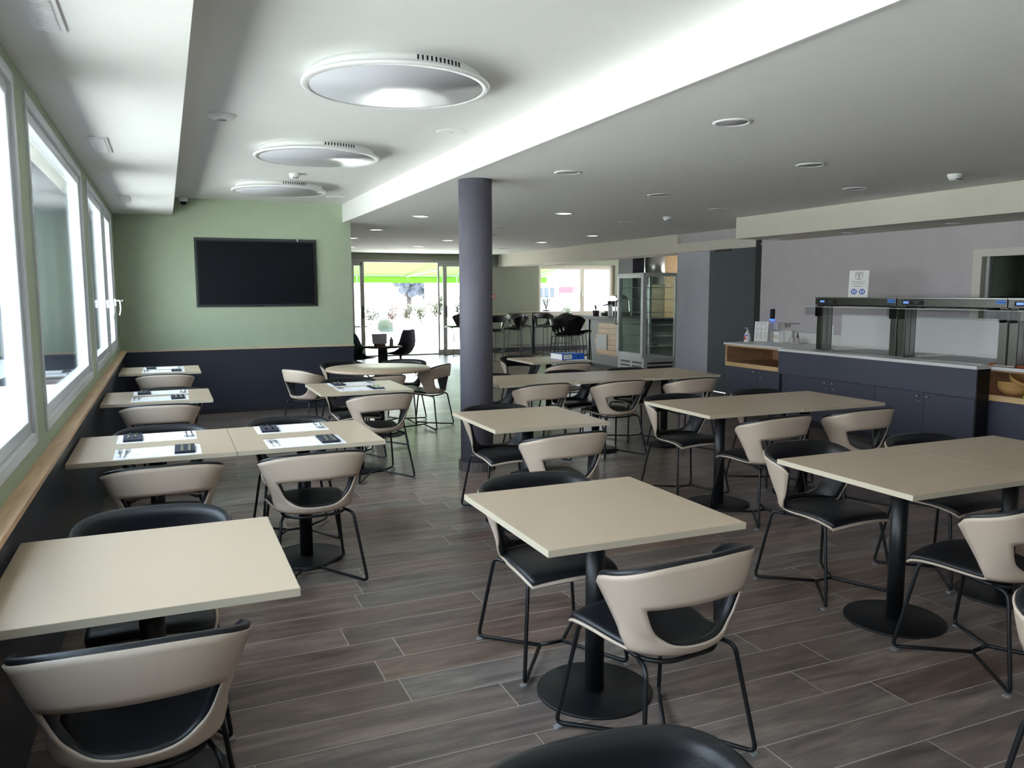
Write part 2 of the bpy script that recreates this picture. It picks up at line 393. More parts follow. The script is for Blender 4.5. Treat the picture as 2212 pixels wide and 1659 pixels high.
# short back wall with TV
b = MB().box(XW-.1, 2.40, YB, YB+.2, .865, ZU+.1)
struct(b.build('wall_back', M['green']), 'sage green wall carrying the television', 'wall')
struct(MB().box(XW-.1, 2.40, YB-.002, YB+.2, 0, .84).build('trim_4', M['dado']), 'dark blue panelling under the television wall', 'panelling')
struct(MB().box(XW, 2.41, YB-.02, YB+.21, .84, .867).build('trim_5', M['rail'], bevel=.003), 'narrow beige rail on top of the dark panelling', 'rail')
struct(MB().box(-.505, 2.40, YB-.014, YB-.002, 0, .07).build('baseboard_back', M['cabdk']), 'dark skirting below the television wall', 'skirting')
# walls behind and around the view
struct(MB().box(-.8, 14, Y0-.2, Y0, 0, ZU+.1).build('wall_front', M['lilac']), 'plain wall behind the camera', 'wall')
struct(MB().box(-.62, -.545, YB+.2, YF+.25, 0, ZU+.1).build('wall_far_left', M['green']), 'wall of the far area behind the television wall', 'wall')
struct(MB().box(-.70, -.62, YB+.2, YF+.25, -.1, 3.4).build('trim_10', M['clad']), 'dark ribbed cladding outside beyond the windows', 'cladding')
struct(MB().box(14, 14.2, Y0, 12.5, 0, ZU+.1).box(14, 14.2, 18.5, YF+.25, 0, ZU+.1).box(14, 14.2, 12.5, 18.5, 0, .9).box(14, 14.2, 12.5, 18.5, 2.35, ZU+.1).build('wall_far_right', M['greygreen']), 'far end wall of the bar area', 'wall')
w_ = thing('window_9', 'wide unseen window added to light the bar', 'window', (14, 15.5, 0)); w_['kind'] = 'structure'  # unseen opening added to brighten the bar and the display fridge
MB().box(.04, .1, -3, -2.9, .9, 2.35).box(.04, .1, 2.9, 3, .9, 2.35).box(.04, .1, -2.9, 2.9, .9, .98).box(.04, .1, -2.9, 2.9, 2.27, 2.35).box(.04, .1, -.05, .05, .98, 2.27).build('window_frame', M['pvc'], w_)
# kitchen wall with pass-through
b = MB().box(7.85, 8.05, Y0, 4.2, 0, ZL).box(7.85, 8.05, 5.85, 9.20, 0, ZL).box(7.85, 8.05, 4.2, 5.85, 0, 1.2).box(7.85, 8.05, 4.2, 5.85, 1.97, ZL)
struct(b.build('wall_right', M['lilac']), 'lilac grey wall behind the buffet counter', 'wall')
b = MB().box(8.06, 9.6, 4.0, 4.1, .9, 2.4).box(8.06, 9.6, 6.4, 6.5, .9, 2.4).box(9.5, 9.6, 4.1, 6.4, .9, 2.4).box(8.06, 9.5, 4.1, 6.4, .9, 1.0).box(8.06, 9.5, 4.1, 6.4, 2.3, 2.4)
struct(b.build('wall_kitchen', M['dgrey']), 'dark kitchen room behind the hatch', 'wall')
w_ = thing('window_6', 'white framed hatch opening to the dark kitchen above the buffet', 'window', (7.85, 5.03, 0)); w_['kind'] = 'structure'
MB().box(-.02, .06, .77, .87, 1.2, 2.02).box(-.02, .06, -.87, -.77, 1.2, 2.02).box(-.02, .06, -.77, .77, 1.94, 2.02).build('window_frame', M['beigew'], w_, bevel=.003)
MB().box(.03, .036, -.77, .70, 1.2, 1.94).build('pane', M['glass'], w_)
MB().box(.01, .05, .70, .735, 1.2, 1.94).build('sash', M['alu'], w_)
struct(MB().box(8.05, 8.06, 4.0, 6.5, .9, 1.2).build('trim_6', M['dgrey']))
# soffits on the right
struct(MB().box(7.0, 8.4, Y0, 8.72, 2.28, ZL).build('ceiling_soffit_kitchen', M['beigew']), 'cream dropped soffit above the buffet counter', 'ceiling soffit')
struct(MB().box(8.05, 8.6, 11.55, YF, 2.245, ZL).box(8.04, 8.25, 9.44, 11.55, 2.245, 2.395).build('ceiling_soffit_bar', M['beigew']), 'cream soffit running back above the bar', 'ceiling soffit')
struct(MB().box(8.12, 8.6, 8.72, 11.55, 2.395, ZL).build('trim_7', M['lilac']), 'grey wall strip above the sliding door track', 'wall strip')
# sliding door
d = thing('door_1', 'tall sliding door with a dark grey leaf and black post', 'sliding door', (8.0, 10.4, 0)); d['kind'] = 'structure'
MB().box(-.01, .02, -1.01, .18, .01, 2.235).build('door_panel', M['dkdoor'], d, bevel=.002)
MB().box(-.012, .022, -1.035, -.93, .01, 2.236).build('edge_profile', M['dkdoor'], d, bevel=.002)
MB().box(.03, .06, .10, 1.12, .01, 2.238).build('pale_panel', M['panelw'], d, bevel=.002)['label'] = 'pale grey fixed leaf'
MB().box(-.06, .09, -1.2, -.965, 0, 2.33).build('post', M['blackm'], d)['label'] = 'black post'
MB().box(-.064, -.06, -1.12, -1.07, 2.25, 2.29).build('motor_plate', M['grey'], d)
MB().box(-.015, .0, -.35, .05, 2.2, 2.24).build('track_hanger', M['blackm'], d)
# far facade
b = MB().box(-.6, 4.17, YF, YF+.25, 0, ZL).box(7.74, 9.22, YF, YF+.25, 0, ZL).box(11.6, 14, YF, YF+.25, 0, ZL)
b.box(9.22, 11.6, YF, YF+.25, 0, .95).box(9.22, 11.6, YF, YF+.25, 2.32, ZL).box(4.17, 7.74, YF, YF+.25, 2.41, ZL)
struct(b.build('wall_far', M['greygreen']), 'grey green facade wall at the far end', 'wall')
struct(MB().box(7.74, 8.37, YF-.012, YF, 1.0, 1.03).build('trim_8', M['rail']))
struct(MB().box(7.74, 9.22, YF-.015, YF, 0, .12).box(9.22, 13.9, YF-.015, YF, 0, .12).build('baseboard_far', M['cabdk']), 'dark skirting at the foot of the far wall', 'skirting')
d = thing('door_2', 'open glazed terrace door with grey frame', 'terrace door', (4.17, YF, 0)); d['kind'] = 'structure'
f = MB().box(0, .06, .02, .14, 0, 2.41).box(.06, 3.45, .02, .14, 2.33, 2.41).box(3.45, 3.57, .02, .14, 0, 2.41).box(.06, 3.45, .02, .14, 0, .03)
f.build('door_frame', M['alu'], d, bevel=.004)
for nm, x0, x1 in (('sash', .06, .34), ('sash', 2.24, 2.44), ('sash', 2.44, 3.45)):
    s = MB().box(x0, x0+.04 if x0 > 1 else x0+.03, .04, .10, .03, 2.33).box(x1-.1 if x0 < 1 else x1-.06, x1, .04, .10, .03, 2.33).box(x0+.03, x1-.05, .04, .10, .03, .12).box(x0+.03, x1-.05, .04, .10, 2.24, 2.33)
    o = s.build(nm, M['alu'], d, bevel=.004)
    MB().box(x0+.03, x1-.05, .066, .072, .11, 2.25).build('pane', M['glass'], o)
    if x0 < 1 or x0 > 2.4:
        hx = x1-.05 if x0 < 1 else x0+.02
        MB().box(hx-.01, hx+.01, .0, .04, .95, 1.25).build('handle', M['black'], o)
w_ = thing('window_7', 'bright two-part window behind the bar', 'window', (9.22, YF, 0)); w_['kind'] = 'structure'
f = MB().box(0, .05, .1, .18, .95, 2.32).box(2.30, 2.38, .1, .18, .95, 2.32).box(.05, 2.30, .1, .18, .95, 1.0).box(.05, 2.30, .1, .18, 2.26, 2.32)
f.build('window_frame', M['beigew'], w_, bevel=.004)
for x0, x1 in ((.05, 1.38), (1.38, 2.30)):
    s = MB().box(x0, x0+.06, .08, .14, 1.0, 2.26).box(x1-.06, x1, .08, .14, 1.0, 2.26).box(x0+.06, x1-.06, .08, .14, 1.0, 1.06).box(x0+.06, x1-.06, .08, .14, 2.2, 2.26)
    o = s.build('sash', M['beigew'], w_, bevel=.004)
    MB().box(x0+.05, x1-.05, .107, .113, 1.05, 2.21).build('pane', M['glass'], o)
MB().box(1.36, 1.375, .02, .08, 1.45, 1.58).build('handle', M['white'], w_)
# column
cb = MB().lathe([(.146, .08), (.146, ZL)], (2.52, 6.65, 0), 48)
c_ = cb.build('column', M['column']); struct(c_, 'round dark grey column between the tables', 'column')
pl = MB()
for i in range(22):
    a0, a1 = 2*PI*i/22+.02, 2*PI*(i+1)/22-.02
    q = [(r_*math.cos(a), r_*math.sin(a)) for r_, a in ((.150, a0), (.166, a0), (.166, (a0+a1)/2), (.166, a1), (.150, a1))]
    pl.prism([(2.52+x, 6.65+y) for x, y in q], 0, .085)
pl.build('plinth_tiles', mat('plinth_tile_grey', (92, 86, 84), .5), c_)
MB().cyl((2.52, 6.65, 0), .161, .082, 48).build('plinth_grout', M['grout'], c_)

# ================================================================ OUTSIDE
struct(MB().box(XW-.25, 45, YF+.25, 90, -.3, -.02).box(14.2, 45, Y0-.2, YF+.25, -.3, -.02).build('ground', M['pave']), 'pale sunlit terrace paving outside', 'terrace')
struct(MB().box(-30, XW-.09, -20, 80, -.3, -.1).box(XW-.25, 30, -20, Y0-.2, -.3, -.1).build('ground_side', M['asph']), 'grey paving beside the building', 'paving')
struct(MB().box(-3.0, XW-.09, -20, 60, -.1, -.06).build('ground_shade', M['shadestrip']), 'dark strip added along the building as ground shade', 'shadestrip')  # dark strip added so the ground outside the windows looks shaded
struct(MB().box(-1.15, 14.3, Y0-.2, YF+.25, ZU+.1, 3.4).build('roof', M['render']), 'unseen flat roof slab, overhang shaped to block sun', 'roof')  # out of view; overhang shaped to keep direct sun off the windows
struct(MB().box(-16, -.75, 24.0, 24.3, -.1, 9.5).build('wall_fence', M['fence']), 'dark blue grey ribbed wall beside the building', 'outer wall')
struct(MB().box(-6, 22, 25.0, 25.3, -.02, .55).build('wall_planter', M['render']), 'low white planter wall at the terrace edge', 'low wall')
aw = thing('awning', 'lime green fabric awning stretched over the terrace', 'awning', (7.0, YF+.25, 0))
MB().add([(-5, 0, 2.62), (3.9, 0, 2.62), (3.9, 2.65, 2.09), (-5, 2.65, 2.09), (-5, 0, 2.623), (3.9, 0, 2.623), (3.9, 2.65, 2.093), (-5, 2.65, 2.093)],
         [(0, 3, 2, 1), (4, 5, 6, 7), (0, 1, 5, 4), (1, 2, 6, 5), (2, 3, 7, 6), (3, 0, 4, 7)]).build('canopy', M['awning'], aw)
v = MB()
for i in range(6): v.box(-5+i*1.483+.006, -5+(i+1)*1.483-.006, 2.67, 2.674, 1.86, 2.05)
v.build('valance', M['valance'], aw)
MB().box(-5, 3.9, 2.63, 2.70, 2.04, 2.10).build('front_bar', M['alu'], aw)
for x in (-4.0, -.6, 3.0): MB().tube([(x, .02, 2.5), (x+.55, 1.3, 2.22), (x, 2.62, 2.05)], .025).build('folding_arm', M['alu'], aw)

def shrub(name, label, x, y, z0, h, wd, leafm, n=90, seed=0, cat='shrub', group=None, pot=None):
    rnd = random.Random(seed)
    t = thing(name, label, cat, (x, y, z0), 0, group)
    s = MB(); tips = []
    for k in range(6):
        a = rnd.uniform(0, 2*PI); q = rnd.uniform(.2, 1)*wd
        p1 = (q*.4*math.cos(a), q*.4*math.sin(a), h*.45); p2 = (q*math.cos(a), q*math.sin(a), h*rnd.uniform(.65, 1))
        s.tube([(0, 0, 0), p1, p2], .008, 5); tips += [(p1, p2)]
    s.build('stem', M['stem'], t)
    l = MB()
    for k in range(n):
        p1, p2 = rnd.choice(tips); f = rnd.uniform(-.2, 1.05)
        c = Vector(p1).lerp(Vector(p2), f)+Vector((rnd.gauss(0, wd*.25), rnd.gauss(0, wd*.25), rnd.gauss(0, h*.06)))
        d = Vector((rnd.gauss(0, 1), rnd.gauss(0, 1), rnd.uniform(-.2, 1))).normalized(); sd = d.orthogonal().normalized()
        L = h*rnd.uniform(.09, .17); n_ = d.cross(sd)
        l.add([c, c+d*L*.5+sd*L*.22+n_*L*.08, c+d*L, c+d*L*.5-sd*L*.22+n_*L*.08], [(0, 1, 2, 3)])
    l.build('foliage', leafm, t)
    if pot:
        MB().lathe([(pot*.8, -pot*1.5), (pot, 0), (pot*.9, 0), (pot*.8, -.02)], n=18).build('pot', M['purple'], t)
    return t
sx = [(3.9, 1.15, 'leaf', 'dark green bushy shrub by the left door frame'), (5.15, .85, 'leafy', 'thin yellow green shrub left of the white chair'), (6.05, .7, 'leaf', 'sparse small shrub behind the white chair'), (6.75, .75, 'leafr', 'orange leaved shrub in the planter'),
      (7.25, .78, 'leafy', 'yellow green shrub right of the orange one'), (7.75, .8, 'leafy', 'narrow yellow green shrub in the middle of the door view'), (8.35, 1.05, 'leafy', 'tall loose yellow green shrub near the right door frame'), (9.2, .95, 'leaf', 'green shrub half behind the right door frame'),
      (13.2, .75, 'leafy', 'small shrub seen through the bar window')]
for i, (x, h, lm, lb) in enumerate(sx): shrub('shrub', lb, x, 25.6, .45, h, .27, M[lm], 260, i, group='shrubs in the terrace planter')
struct(MB().box(-6, 22, 25.3, 26.1, -.02, .45).build('trim_9', M['soil']), 'soil bed of the terrace planter', 'soil')
# buildings and trees beyond
h_ = thing('house', 'distant white house with grey roof and red lower wall', 'house', (24, 44, 0))
MB().box(-8, 9, 0, 8, -.1, 2.72).build('wall', M['render'], h_)
MB().prism([(-.4, 2.68), (4, 5.6), (8.4, 2.68)], -8.4, 9.4, 'x').build('roof', M['roof'], h_)
MB().box(-1.9, -.4, -.15, 0, 1.55, 1.9).build('red_panel', M['redw'], h_); MB().box(-1.9, -.4, -.12, 0, .9, 1.55).build('pale_red_panel', M['pinkw'], h_)
for x in (-3.25, -2.9, -2.5, .05, .45, .95, 1.3): MB().box(x, x+.26, -.06, 0, 1.25, 1.85).build('window', M['dkglass'], h_)
h_ = thing('house', 'distant pale house beyond the terrace door', 'house', (10, 55, 0))
MB().box(-12, 0, 0, 8, -.1, 3.0).build('wall', M['render'], h_)
MB().prism([(-.4, 3.0), (4, 4.4), (8.4, 3.0)], -12.4, .4, 'x').build('roof', M['render'], h_)
for i, (x, y, h, r_) in enumerate(((17.8, 62, 3.3, 1.0), (19.9, 64, 3.0, .95), (21.9, 63, 3.5, 1.0))):
    t = thing('tree', ['hazy tree at the left of the distant group', 'lowest hazy tree between two others', 'hazy tree at the right of the distant group'][i], 'tree', (x, y, 0), 0, 'trees beyond the terrace')
    MB().cyl((0, 0, -.1), .2, h*.5, 8).build('trunk', M['stem'], t)
    c = MB(); rnd = random.Random(i+40)
    for k in range(26): c.ball((rnd.gauss(0, r_*.45), rnd.gauss(0, r_*.45), h*.62+rnd.gauss(0, h*.14)), r_*rnd.uniform(.25, .45), n=8, k=5)
    c.build('crown', M['tree'], t)
# terrace furniture
def shell_chair(name, label, loc, rz, cm, lm, group=None, star=True, sh=.44, top=.82, ws=1.0):
    t = thing(name, label, 'chair', loc, rz, group)
    n, k = 14, 12; vs = []; fs = []
    prof = [(.24, sh+.02, .20), (.15, sh, .23), (0, sh-.02, .235), (-.12, sh-.015, .23), (-.20, sh+.04, .22), (-.235, sh+.12, .24), (-.25, sh+.22, .23), (-.265, top-.08, .18), (-.27, top, .13)]
    for off in (0, .012):
        for j, (y, z, wd) in enumerate(prof):
            for i in range(n+1):
                u = -1+2*i/n; q = abs(u)**3
                lift = .16*q*math.exp(-((j-3.6)/1.8)**2); fwd = .13*q*(1 if j > 3 else .2)
                vs.append((u*wd*ws, y+fwd*(1 if j > 3 else 0)-(off if j > 4 else 0), z+lift-(off if j <= 4 else 0)))
    m_ = len(prof); S = m_*(n+1)
    for j in range(m_-1):
        for i in range(n):
            a = j*(n+1)+i; fs += [(a, a+1, a+n+2, a+n+1), (S+a, S+a+n+1, S+a+n+2, S+a+1)]
    for j in range(m_-1):
        for i in (0, n): a = j*(n+1)+i; fs.append((a, a+n+1, S+a+n+1, S+a))
    for j in (0, m_-1):
        for i in range(n): a = j*(n+1)+i; fs.append((a, S+a, S+a+1, a+1))
    MB().add(vs, fs, True).build('shell', cm, t, fix=True)
    if star:
        MB().cyl((0, 0, .2), .022, sh-.22, 12).build('stem', lm, t)
        for a in range(4):
            an = a*PI/2+.5
            MB().tube([(0, 0, .24), (.10*math.cos(an), .10*math.sin(an), .20), (.30*math.cos(an), .30*math.sin(an), .012)], .012, fillet=.04).build('leg', lm, t)
    else:
        for x in (-1, 1):
            for y in (-1, 1): MB().tube([(x*.14, y*.12, sh-.02), (x*.22, y*.24, 0)], .011).build('leg', lm, t)
    return t
shell_chair('outdoor_chair', 'pale white shell chair outside on the terrace', (5.95, 23.2, -.02), PI, M['shadedwhite'], M['alu'], star=False)  # white shell coloured darker to stand in for the awning's shade
t = thing('outdoor_table', 'small table beside the white chair outside', 'table', (6.1, 24.1, -.02))
MB().box(-.45, .45, -.35, .35, .70, .73).build('tabletop', M['alu'], t); MB().cyl((0, 0, .02), .03, .68, 10).build('post', M['alu'], t); MB().cyl((0, 0, 0), .25, .02, 20).build('base', M['alu'], t)
t = thing('outdoor_table', 'dark edged table outside the left door leaf', 'table', (4.45, 21.2, -.02))
MB().box(-.4, .4, -.35, .35, .70, .73).build('tabletop', M['dgrey'], t); MB().cyl((0, 0, .02), .03, .68, 10).build('post', M['alu'], t); MB().cyl((0, 0, 0), .25, .02, 20).build('base', M['alu'], t)

# ================================================================ DINING CHAIRS
NU = 30
def lerp(a, b, t): return a+(b-a)*t
#        v    yc     zc    half  endy   endz   theta
ST = [(1.00, -.265, .745, .302, -.010, .702, 1.42), (.80, -.272, .690, .292, -.026, .656, 1.40), (.60, -.270, .630, .273, -.046, .604, 1.35), (.40, -.262, .566, .251, -.068, .550, 1.28), (.20, -.250, .500, .227, -.087, .493, 1.20),
      (.08, -.238, .454, .206, -.099, .456, 1.45), (.0, -.222, .428, .199, -.105, .438, 1.42), (-.08, -.190, .415, .192, -.103, .428, 1.15), (-.2, -.128, .413, .192, -.075, .424, .7), (-.4, -.040, .422, .206, -.010, .428, .2),
      (-.6, .060, .432, .216, .080, .433, .1), (-.8, .160, .440, .218, .165, .428, .1), (-.92, .225, .434, .212, .215, .415, .1), (-1.0, .262, .420, .200, .235, .398, .1)]
_sv = np.array([s[0] for s in ST][::-1]); _sp = np.array([s[1:] for s in ST][::-1])
def station(v):
    v = min(1, max(-1, v)); i = int(np.clip(np.searchsorted(_sv, v)-1, 0, len(_sv)-2))
    t = (v-_sv[i])/(_sv[i+1]-_sv[i])
    def tan(j):
        a, c = max(j-1, 0), min(j+1, len(_sv)-1); return (_sp[c]-_sp[a])/(_sv[c]-_sv[a])
    h = _sv[i+1]-_sv[i]; m0, m1 = tan(i)*h, tan(i+1)*h
    return (2*t**3-3*t**2+1)*_sp[i]+(t**3-2*t**2+t)*m0+(-2*t**3+3*t**2)*_sp[i+1]+(t**3-t**2)*m1
TT = np.array([(0, 0, -.268, .745), (.2, .100, -.263, .744), (.4, .190, -.245, .737), (.55, .243, -.216, .725), (.68, .272, -.174, .711), (.8, .282, -.122, .697), (.9, .278, -.066, .684), (1, .266, -.006, .672)])
def top_curve(q):
    i = int(np.clip(np.searchsorted(TT[:, 0], q)-1, 0, len(TT)-2)); h = TT[i+1, 0]-TT[i, 0]; t = (q-TT[i, 0])/h
    def tn(k):
        if k == 0: return np.array([.5, 0, 0])
        a, c = k-1, min(k+1, len(TT)-1); return (TT[c, 1:]-TT[a, 1:])/(TT[c, 0]-TT[a, 0])
    m0, m1 = tn(i)*h, tn(i+1)*h
    return (2*t**3-3*t**2+1)*TT[i, 1:]+(t**3-2*t**2+t)*m0+(-2*t**3+3*t**2)*TT[i+1, 1:]+(t**3-t**2)*m1
def low_surf(u, v):
    yc, zc, wd, ey, ez, th = station(v)
    k = (1-math.cos(u*th))/(1-math.cos(th))
    return Vector((wd*math.sin(u*th)/math.sin(th), lerp(yc, ey, k), lerp(zc, ez, k)))
def surf(u, v):
    if v > 1: p = surf(u, 1); return p+(p-surf(u, .95))*((v-1)/.05)
    if v > .5: v = v-.12*max(0, (abs(u)-.88)/.12)**2*((v-.5)/.5)**2      # rounded arm tips
    if v <= 0: return low_surf(u, v)
    q = abs(u); T = top_curve(q); B = low_surf(u, 0)
    p = Vector((lerp(B.x, math.copysign(T[0], u), v**1.25), lerp(B.y, T[1], v)-.024*math.sin(PI*v)*(1-q*q), lerp(B.z, T[2], v)))
    w_ = min(1, v/.3); w_ = w_*w_*(3-2*w_)
    return low_surf(u, v).lerp(p, w_) if w_ < 1 else p
def ring_uv(k, K, inner=1.0, ulim=1.0, vtop=1.0):
    """loop k of K between the outline of the back (0) and its opening (K)"""
    out, inn = [], []
    n = NU; ns = 12; uh, ub, vt, vb = .60*inner, .52*inner, .575, .085
    def hb(u): return vb+(vt-.03-vb)*(1-max(0, 1-min(1, abs(u)/uh)**3.3)**(1/3.3))
    for i in range(n): t = i/n; out.append((lerp(-1, 1, t)*ulim, vtop)); inn.append((lerp(-uh+.03, uh-.03, t), vt+.0*math.sin(PI*t)))
    for i in range(ns):
        t = i/ns; out.append((ulim, lerp(vtop, .0, t)))
        u = uh-.03+.03*math.sin(min(1, t*5)*PI/2) if t < .2 else lerp(uh, ub, (t-.2)/.8)
        vv = vt-.03*(1-math.cos(min(1, t*5)*PI/2)) if t < .2 else hb(u)
        inn.append((u, vv))
    for i in range(n): t = i/n; out.append((lerp(1, -1, t)*ulim, 0.)); u = lerp(ub, -ub, t); inn.append((u, hb(u)))
    for i in range(ns):
        t = i/ns; out.append((-ulim, lerp(0., vtop, t)))
        s_ = 1-t
        u = uh-.03+.03*math.sin(min(1, s_*5)*PI/2) if s_ < .2 else lerp(uh, ub, (s_-.2)/.8)
        vv = vt-.03*(1-math.cos(min(1, s_*5)*PI/2)) if s_ < .2 else hb(u)
        inn.append((-u, vv))
    f = k/K
    return [(lerp(a[0], c[0], f), lerp(a[1], c[1], f)) for a, c in zip(out, inn)]
def back_faces(K, k0, ulim, vtop):
    rings = [ring_uv(lerp(k0, K, i/K), K, 1, ulim, vtop) for i in range(K+1)]
    n = len(rings[0]); V = [surf(u, v) for r_ in rings for u, v in r_]
    Fc = [(i*n+j, i*n+(j+1) % n, (i+1)*n+(j+1) % n, (i+1)*n+j) for i in range(K) for j in range(n)]
    return V, Fc
def seat_faces(ulim, vfront, v0=0., rows=16):
    V = [surf(lerp(-1, 1, i/NU)*ulim, lerp(v0, vfront, j/rows)) for j in range(rows+1) for i in range(NU+1)]
    Fc = [(j*(NU+1)+i, j*(NU+1)+i+1, (j+1)*(NU+1)+i+1, (j+1)*(NU+1)+i) for j in range(rows) for i in range(NU)]
    return V, Fc
def thick_mesh(parts, a, c, edge=None):
    """sheet -> solid between offsets a and c along its normals; the sitter's side is positive"""
    bm = bmesh.new()
    for V, Fc in parts:
        vs_ = [bm.verts.new(p) for p in V]
        for f in Fc: bm.faces.new([vs_[i] for i in f])
    bmesh.ops.remove_doubles(bm, verts=bm.verts, dist=1e-4)
    bmesh.ops.recalc_face_normals(bm, faces=bm.faces); bm.normal_update()
    s = sum(f.normal.dot(Vector((0, .0, .45+.2))-f.calc_center_median()+Vector((0, .25, .1))) * f.calc_area() for f in bm.faces)
    if s < 0: bmesh.ops.reverse_faces(bm, faces=bm.faces); bm.normal_update()
    bm.verts.index_update()
    bnd = {v.index for e_ in bm.edges if e_.is_boundary for v in e_.verts}
    near = set(bnd)
    n = len(bm.verts); P = [v.co.copy() for v in bm.verts]; Nn = [v.normal.copy() for v in bm.verts]
    V = []
    for i in range(n): V.append(P[i]+Nn[i]*a)
    for i in range(n): V.append(P[i]+Nn[i]*(lerp(a, c, edge) if (edge is not None and i in bnd) else c))
    Fc = []
    for f in bm.faces:
        ids = [v.index for v in f.verts]; Fc.append(tuple(reversed(ids))); Fc.append(tuple(i+n for i in ids))
    for e_ in bm.edges:
        if e_.is_boundary:
            f = e_.link_faces[0]; ids = [v.index for v in f.verts]; p, q = e_.verts[0].index, e_.verts[1].index
            i = ids.index(p)
            if ids[(i+1) % len(ids)] != q: p, q = q, p
            Fc.append((p, q, q+n, p+n))
    bm.free()
    return MB().add(V, Fc, True)
SHELL = thick_mesh([back_faces(7, 0, 1, 1), seat_faces(1, -1)], -.0075, 0, None)
PADB = thick_mesh([back_faces(7, .10, .995, 1.04)], .0005, .028, .55)
PADS = thick_mesh([seat_faces(.955, -.965, -.03)], .0005, .020, .45)

def make_chair(name, label, loc, rz, group, shm, padm, rodm, lift=0, bar=False):
    t = thing(name, label, 'bar stool' if bar else 'chair', loc, rz, group)
    def up_(mb):
        r_ = MB(); r_.v = [(p[0], p[1], p[2]+lift) for p in mb.v]; r_.f = mb.f; r_.sm = mb.sm; r_.mi = mb.mi; return r_
    up_(SHELL).build('shell', shm, t); up_(PADB).build('backrest_cushion', padm, t); up_(PADS).build('seat_cushion', padm, t)
    r_ = .0083
    z = .400+lift; sp_ = 1.0 if not lift else .92
    MB().tube([(-.165, .13, z+.02), (.165, .13, z+.02), (.165, -.13, z-.004), (.10, -.195, z-.004), (-.10, -.195, z-.004), (-.165, -.13, z-.004)], r_, fillet=.04, closed=True).build('seat_frame', rodm, t)
    for sx_ in (-1, 1):
        for sy, top_ in ((1, (.165, .10, z+.018)), (-1, (.165, -.12, z-.004))):
            ft = (.243*sp_, .250*sp_, .0135) if sy > 0 else (.248*sp_, -.255*sp_, .0135)
            pts = [top_, (.192, top_[1]+sy*.075, top_[2]-.004), ft, (.055, 0, .04)]
            lg = MB().tube([(p[0]*sx_, p[1], p[2]) for p in pts], r_, fillet=.03).build('leg', rodm, t)
            MB().box(ft[0]*sx_-.011, ft[0]*sx_+.011, ft[1]-sy*.012-.013, ft[1]-sy*.012+.013, 0, .0065).build('glide', M['glide'], lg)
    MB().tube([(-.055, 0, .04), (.055, 0, .04)], r_).build('crossbar', rodm, t)
    if lift:
        zf = .26; f = (z-zf)/(z-.0135)
        q = [(lerp(.192, .243*sp_, f)*sx_, lerp(.19, .25*sp_, f)*sy, zf) for sx_, sy in ((-1, -1), (-1, 1), (1, 1), (1, -1))]
        MB().tube(q, .006, closed=True).build('footrest', rodm, t)
    return t
GC = 'beige and black dining chairs'
CH = [  # x, y, rotation (0 faces away from the camera), label
 (1.515, 2.27, 6.5, 'beige backed chair with its whole frame in view before the bare front centre table'),
 (-.113, 2.30, -1, 'beige backed chair at the bottom left, nearest the camera by the window'),
 (-.055, 4.44, 3, 'beige backed chair at the window half of the four-place laid table, near side'),
 (.687, 4.45, 3, 'beige backed chair at the aisle half of the four-place laid table, near side'),
 (-.075, 6.79, -1, 'beige backed chair before the middle laid table on the window side'),
 (-.035, 9.24, -2, 'beige backed chair before the farthest laid table in the dark corner'),
 (1.62, 6.73, 6, 'beige backed chair before the laid table in front of the round one'),
 (2.19, 4.42, 5, 'beige backed chair before the bare single table beside the column'),
 (3.80, 4.40, 4, 'beige backed chair at the left half of the bare pair facing the cupboards, near side'),
 (4.60, 4.42, 1, 'beige backed chair at the right half of the bare pair facing the cupboards, near side'),
 (3.17, 6.80, 5, 'leftmost beige backed chair along the row of three joined tables'),
 (3.95, 6.73, 5, 'middle beige backed chair along the row of three joined tables'),
 (4.72, 6.64, 4, 'rightmost beige backed chair along the row of three joined tables'),
 (4.39, 8.60, 4, 'beige backed chair at the table with the blue binder'),
 (3.18, 2.25, 8, 'beige backed chair cut by the right edge, near side of the front right tables'),
 (1.50, 3.05, 180, 'chair facing the camera across the bare front centre table'),
 (3.195, 3.17, 182, 'chair facing the camera with pale arm edge, left half of the front right tables'),
 (3.98, 3.07, 180, 'chair facing the camera at the right half of the front right tables'),
 (.672, .99, 178, 'black rounded chair back rising at the bottom edge in the foreground'),
 (2.375, 1.20, 182, 'chair whose pale rim just enters at the right edge, lower corner'),
 (2.20, 5.24, 180, 'chair facing the camera with the column behind its left side'),
 (3.75, 5.22, 180, 'chair facing the camera at the left half of the bare pair facing the cupboards'),
 (4.60, 5.21, 180, 'chair with only its black top showing at the right half of the bare pair'),
 (3.02, 7.37, 180, 'chair behind the row of three tables, half hidden by the column'),
 (3.90, 7.40, 180, 'chair behind the middle of the row of three tables'),
 (4.62, 7.35, 180, 'chair behind the right end of the row of three tables, under the glass display'),
 (-.09, 3.12, 178, 'big black chair back behind the bare front left table'),
 (-.06, 5.24, 180, 'black chair back behind the window half of the four-place laid table'),
 (.72, 5.28, 180, 'black chair back behind the aisle half of the four-place laid table'),
 (-.0, 7.45, 180, 'black chair back just showing behind the middle laid window table'),
 (1.62, 7.62, 182, 'chair facing the camera, seat seen beneath the laid table before the round one'),
 (1.95, 8.14, 14, 'beige backed chair at the near side of the round table'),
 (2.77, 9.02, 48, 'beige chair standing free at the right of the round table, opening towards it'),
 (1.47, 9.08, -62, 'beige chair at the left of the round table by the dark panelling'),
 (1.98, 9.62, 192, 'black chair back behind the round table, left of the dark post'),
 (2.62, 9.52, 150, 'black chair back behind the round table on its right'),
 (4.25, 9.45, 184, 'chair behind the table with the blue binder'),
]
proto = None
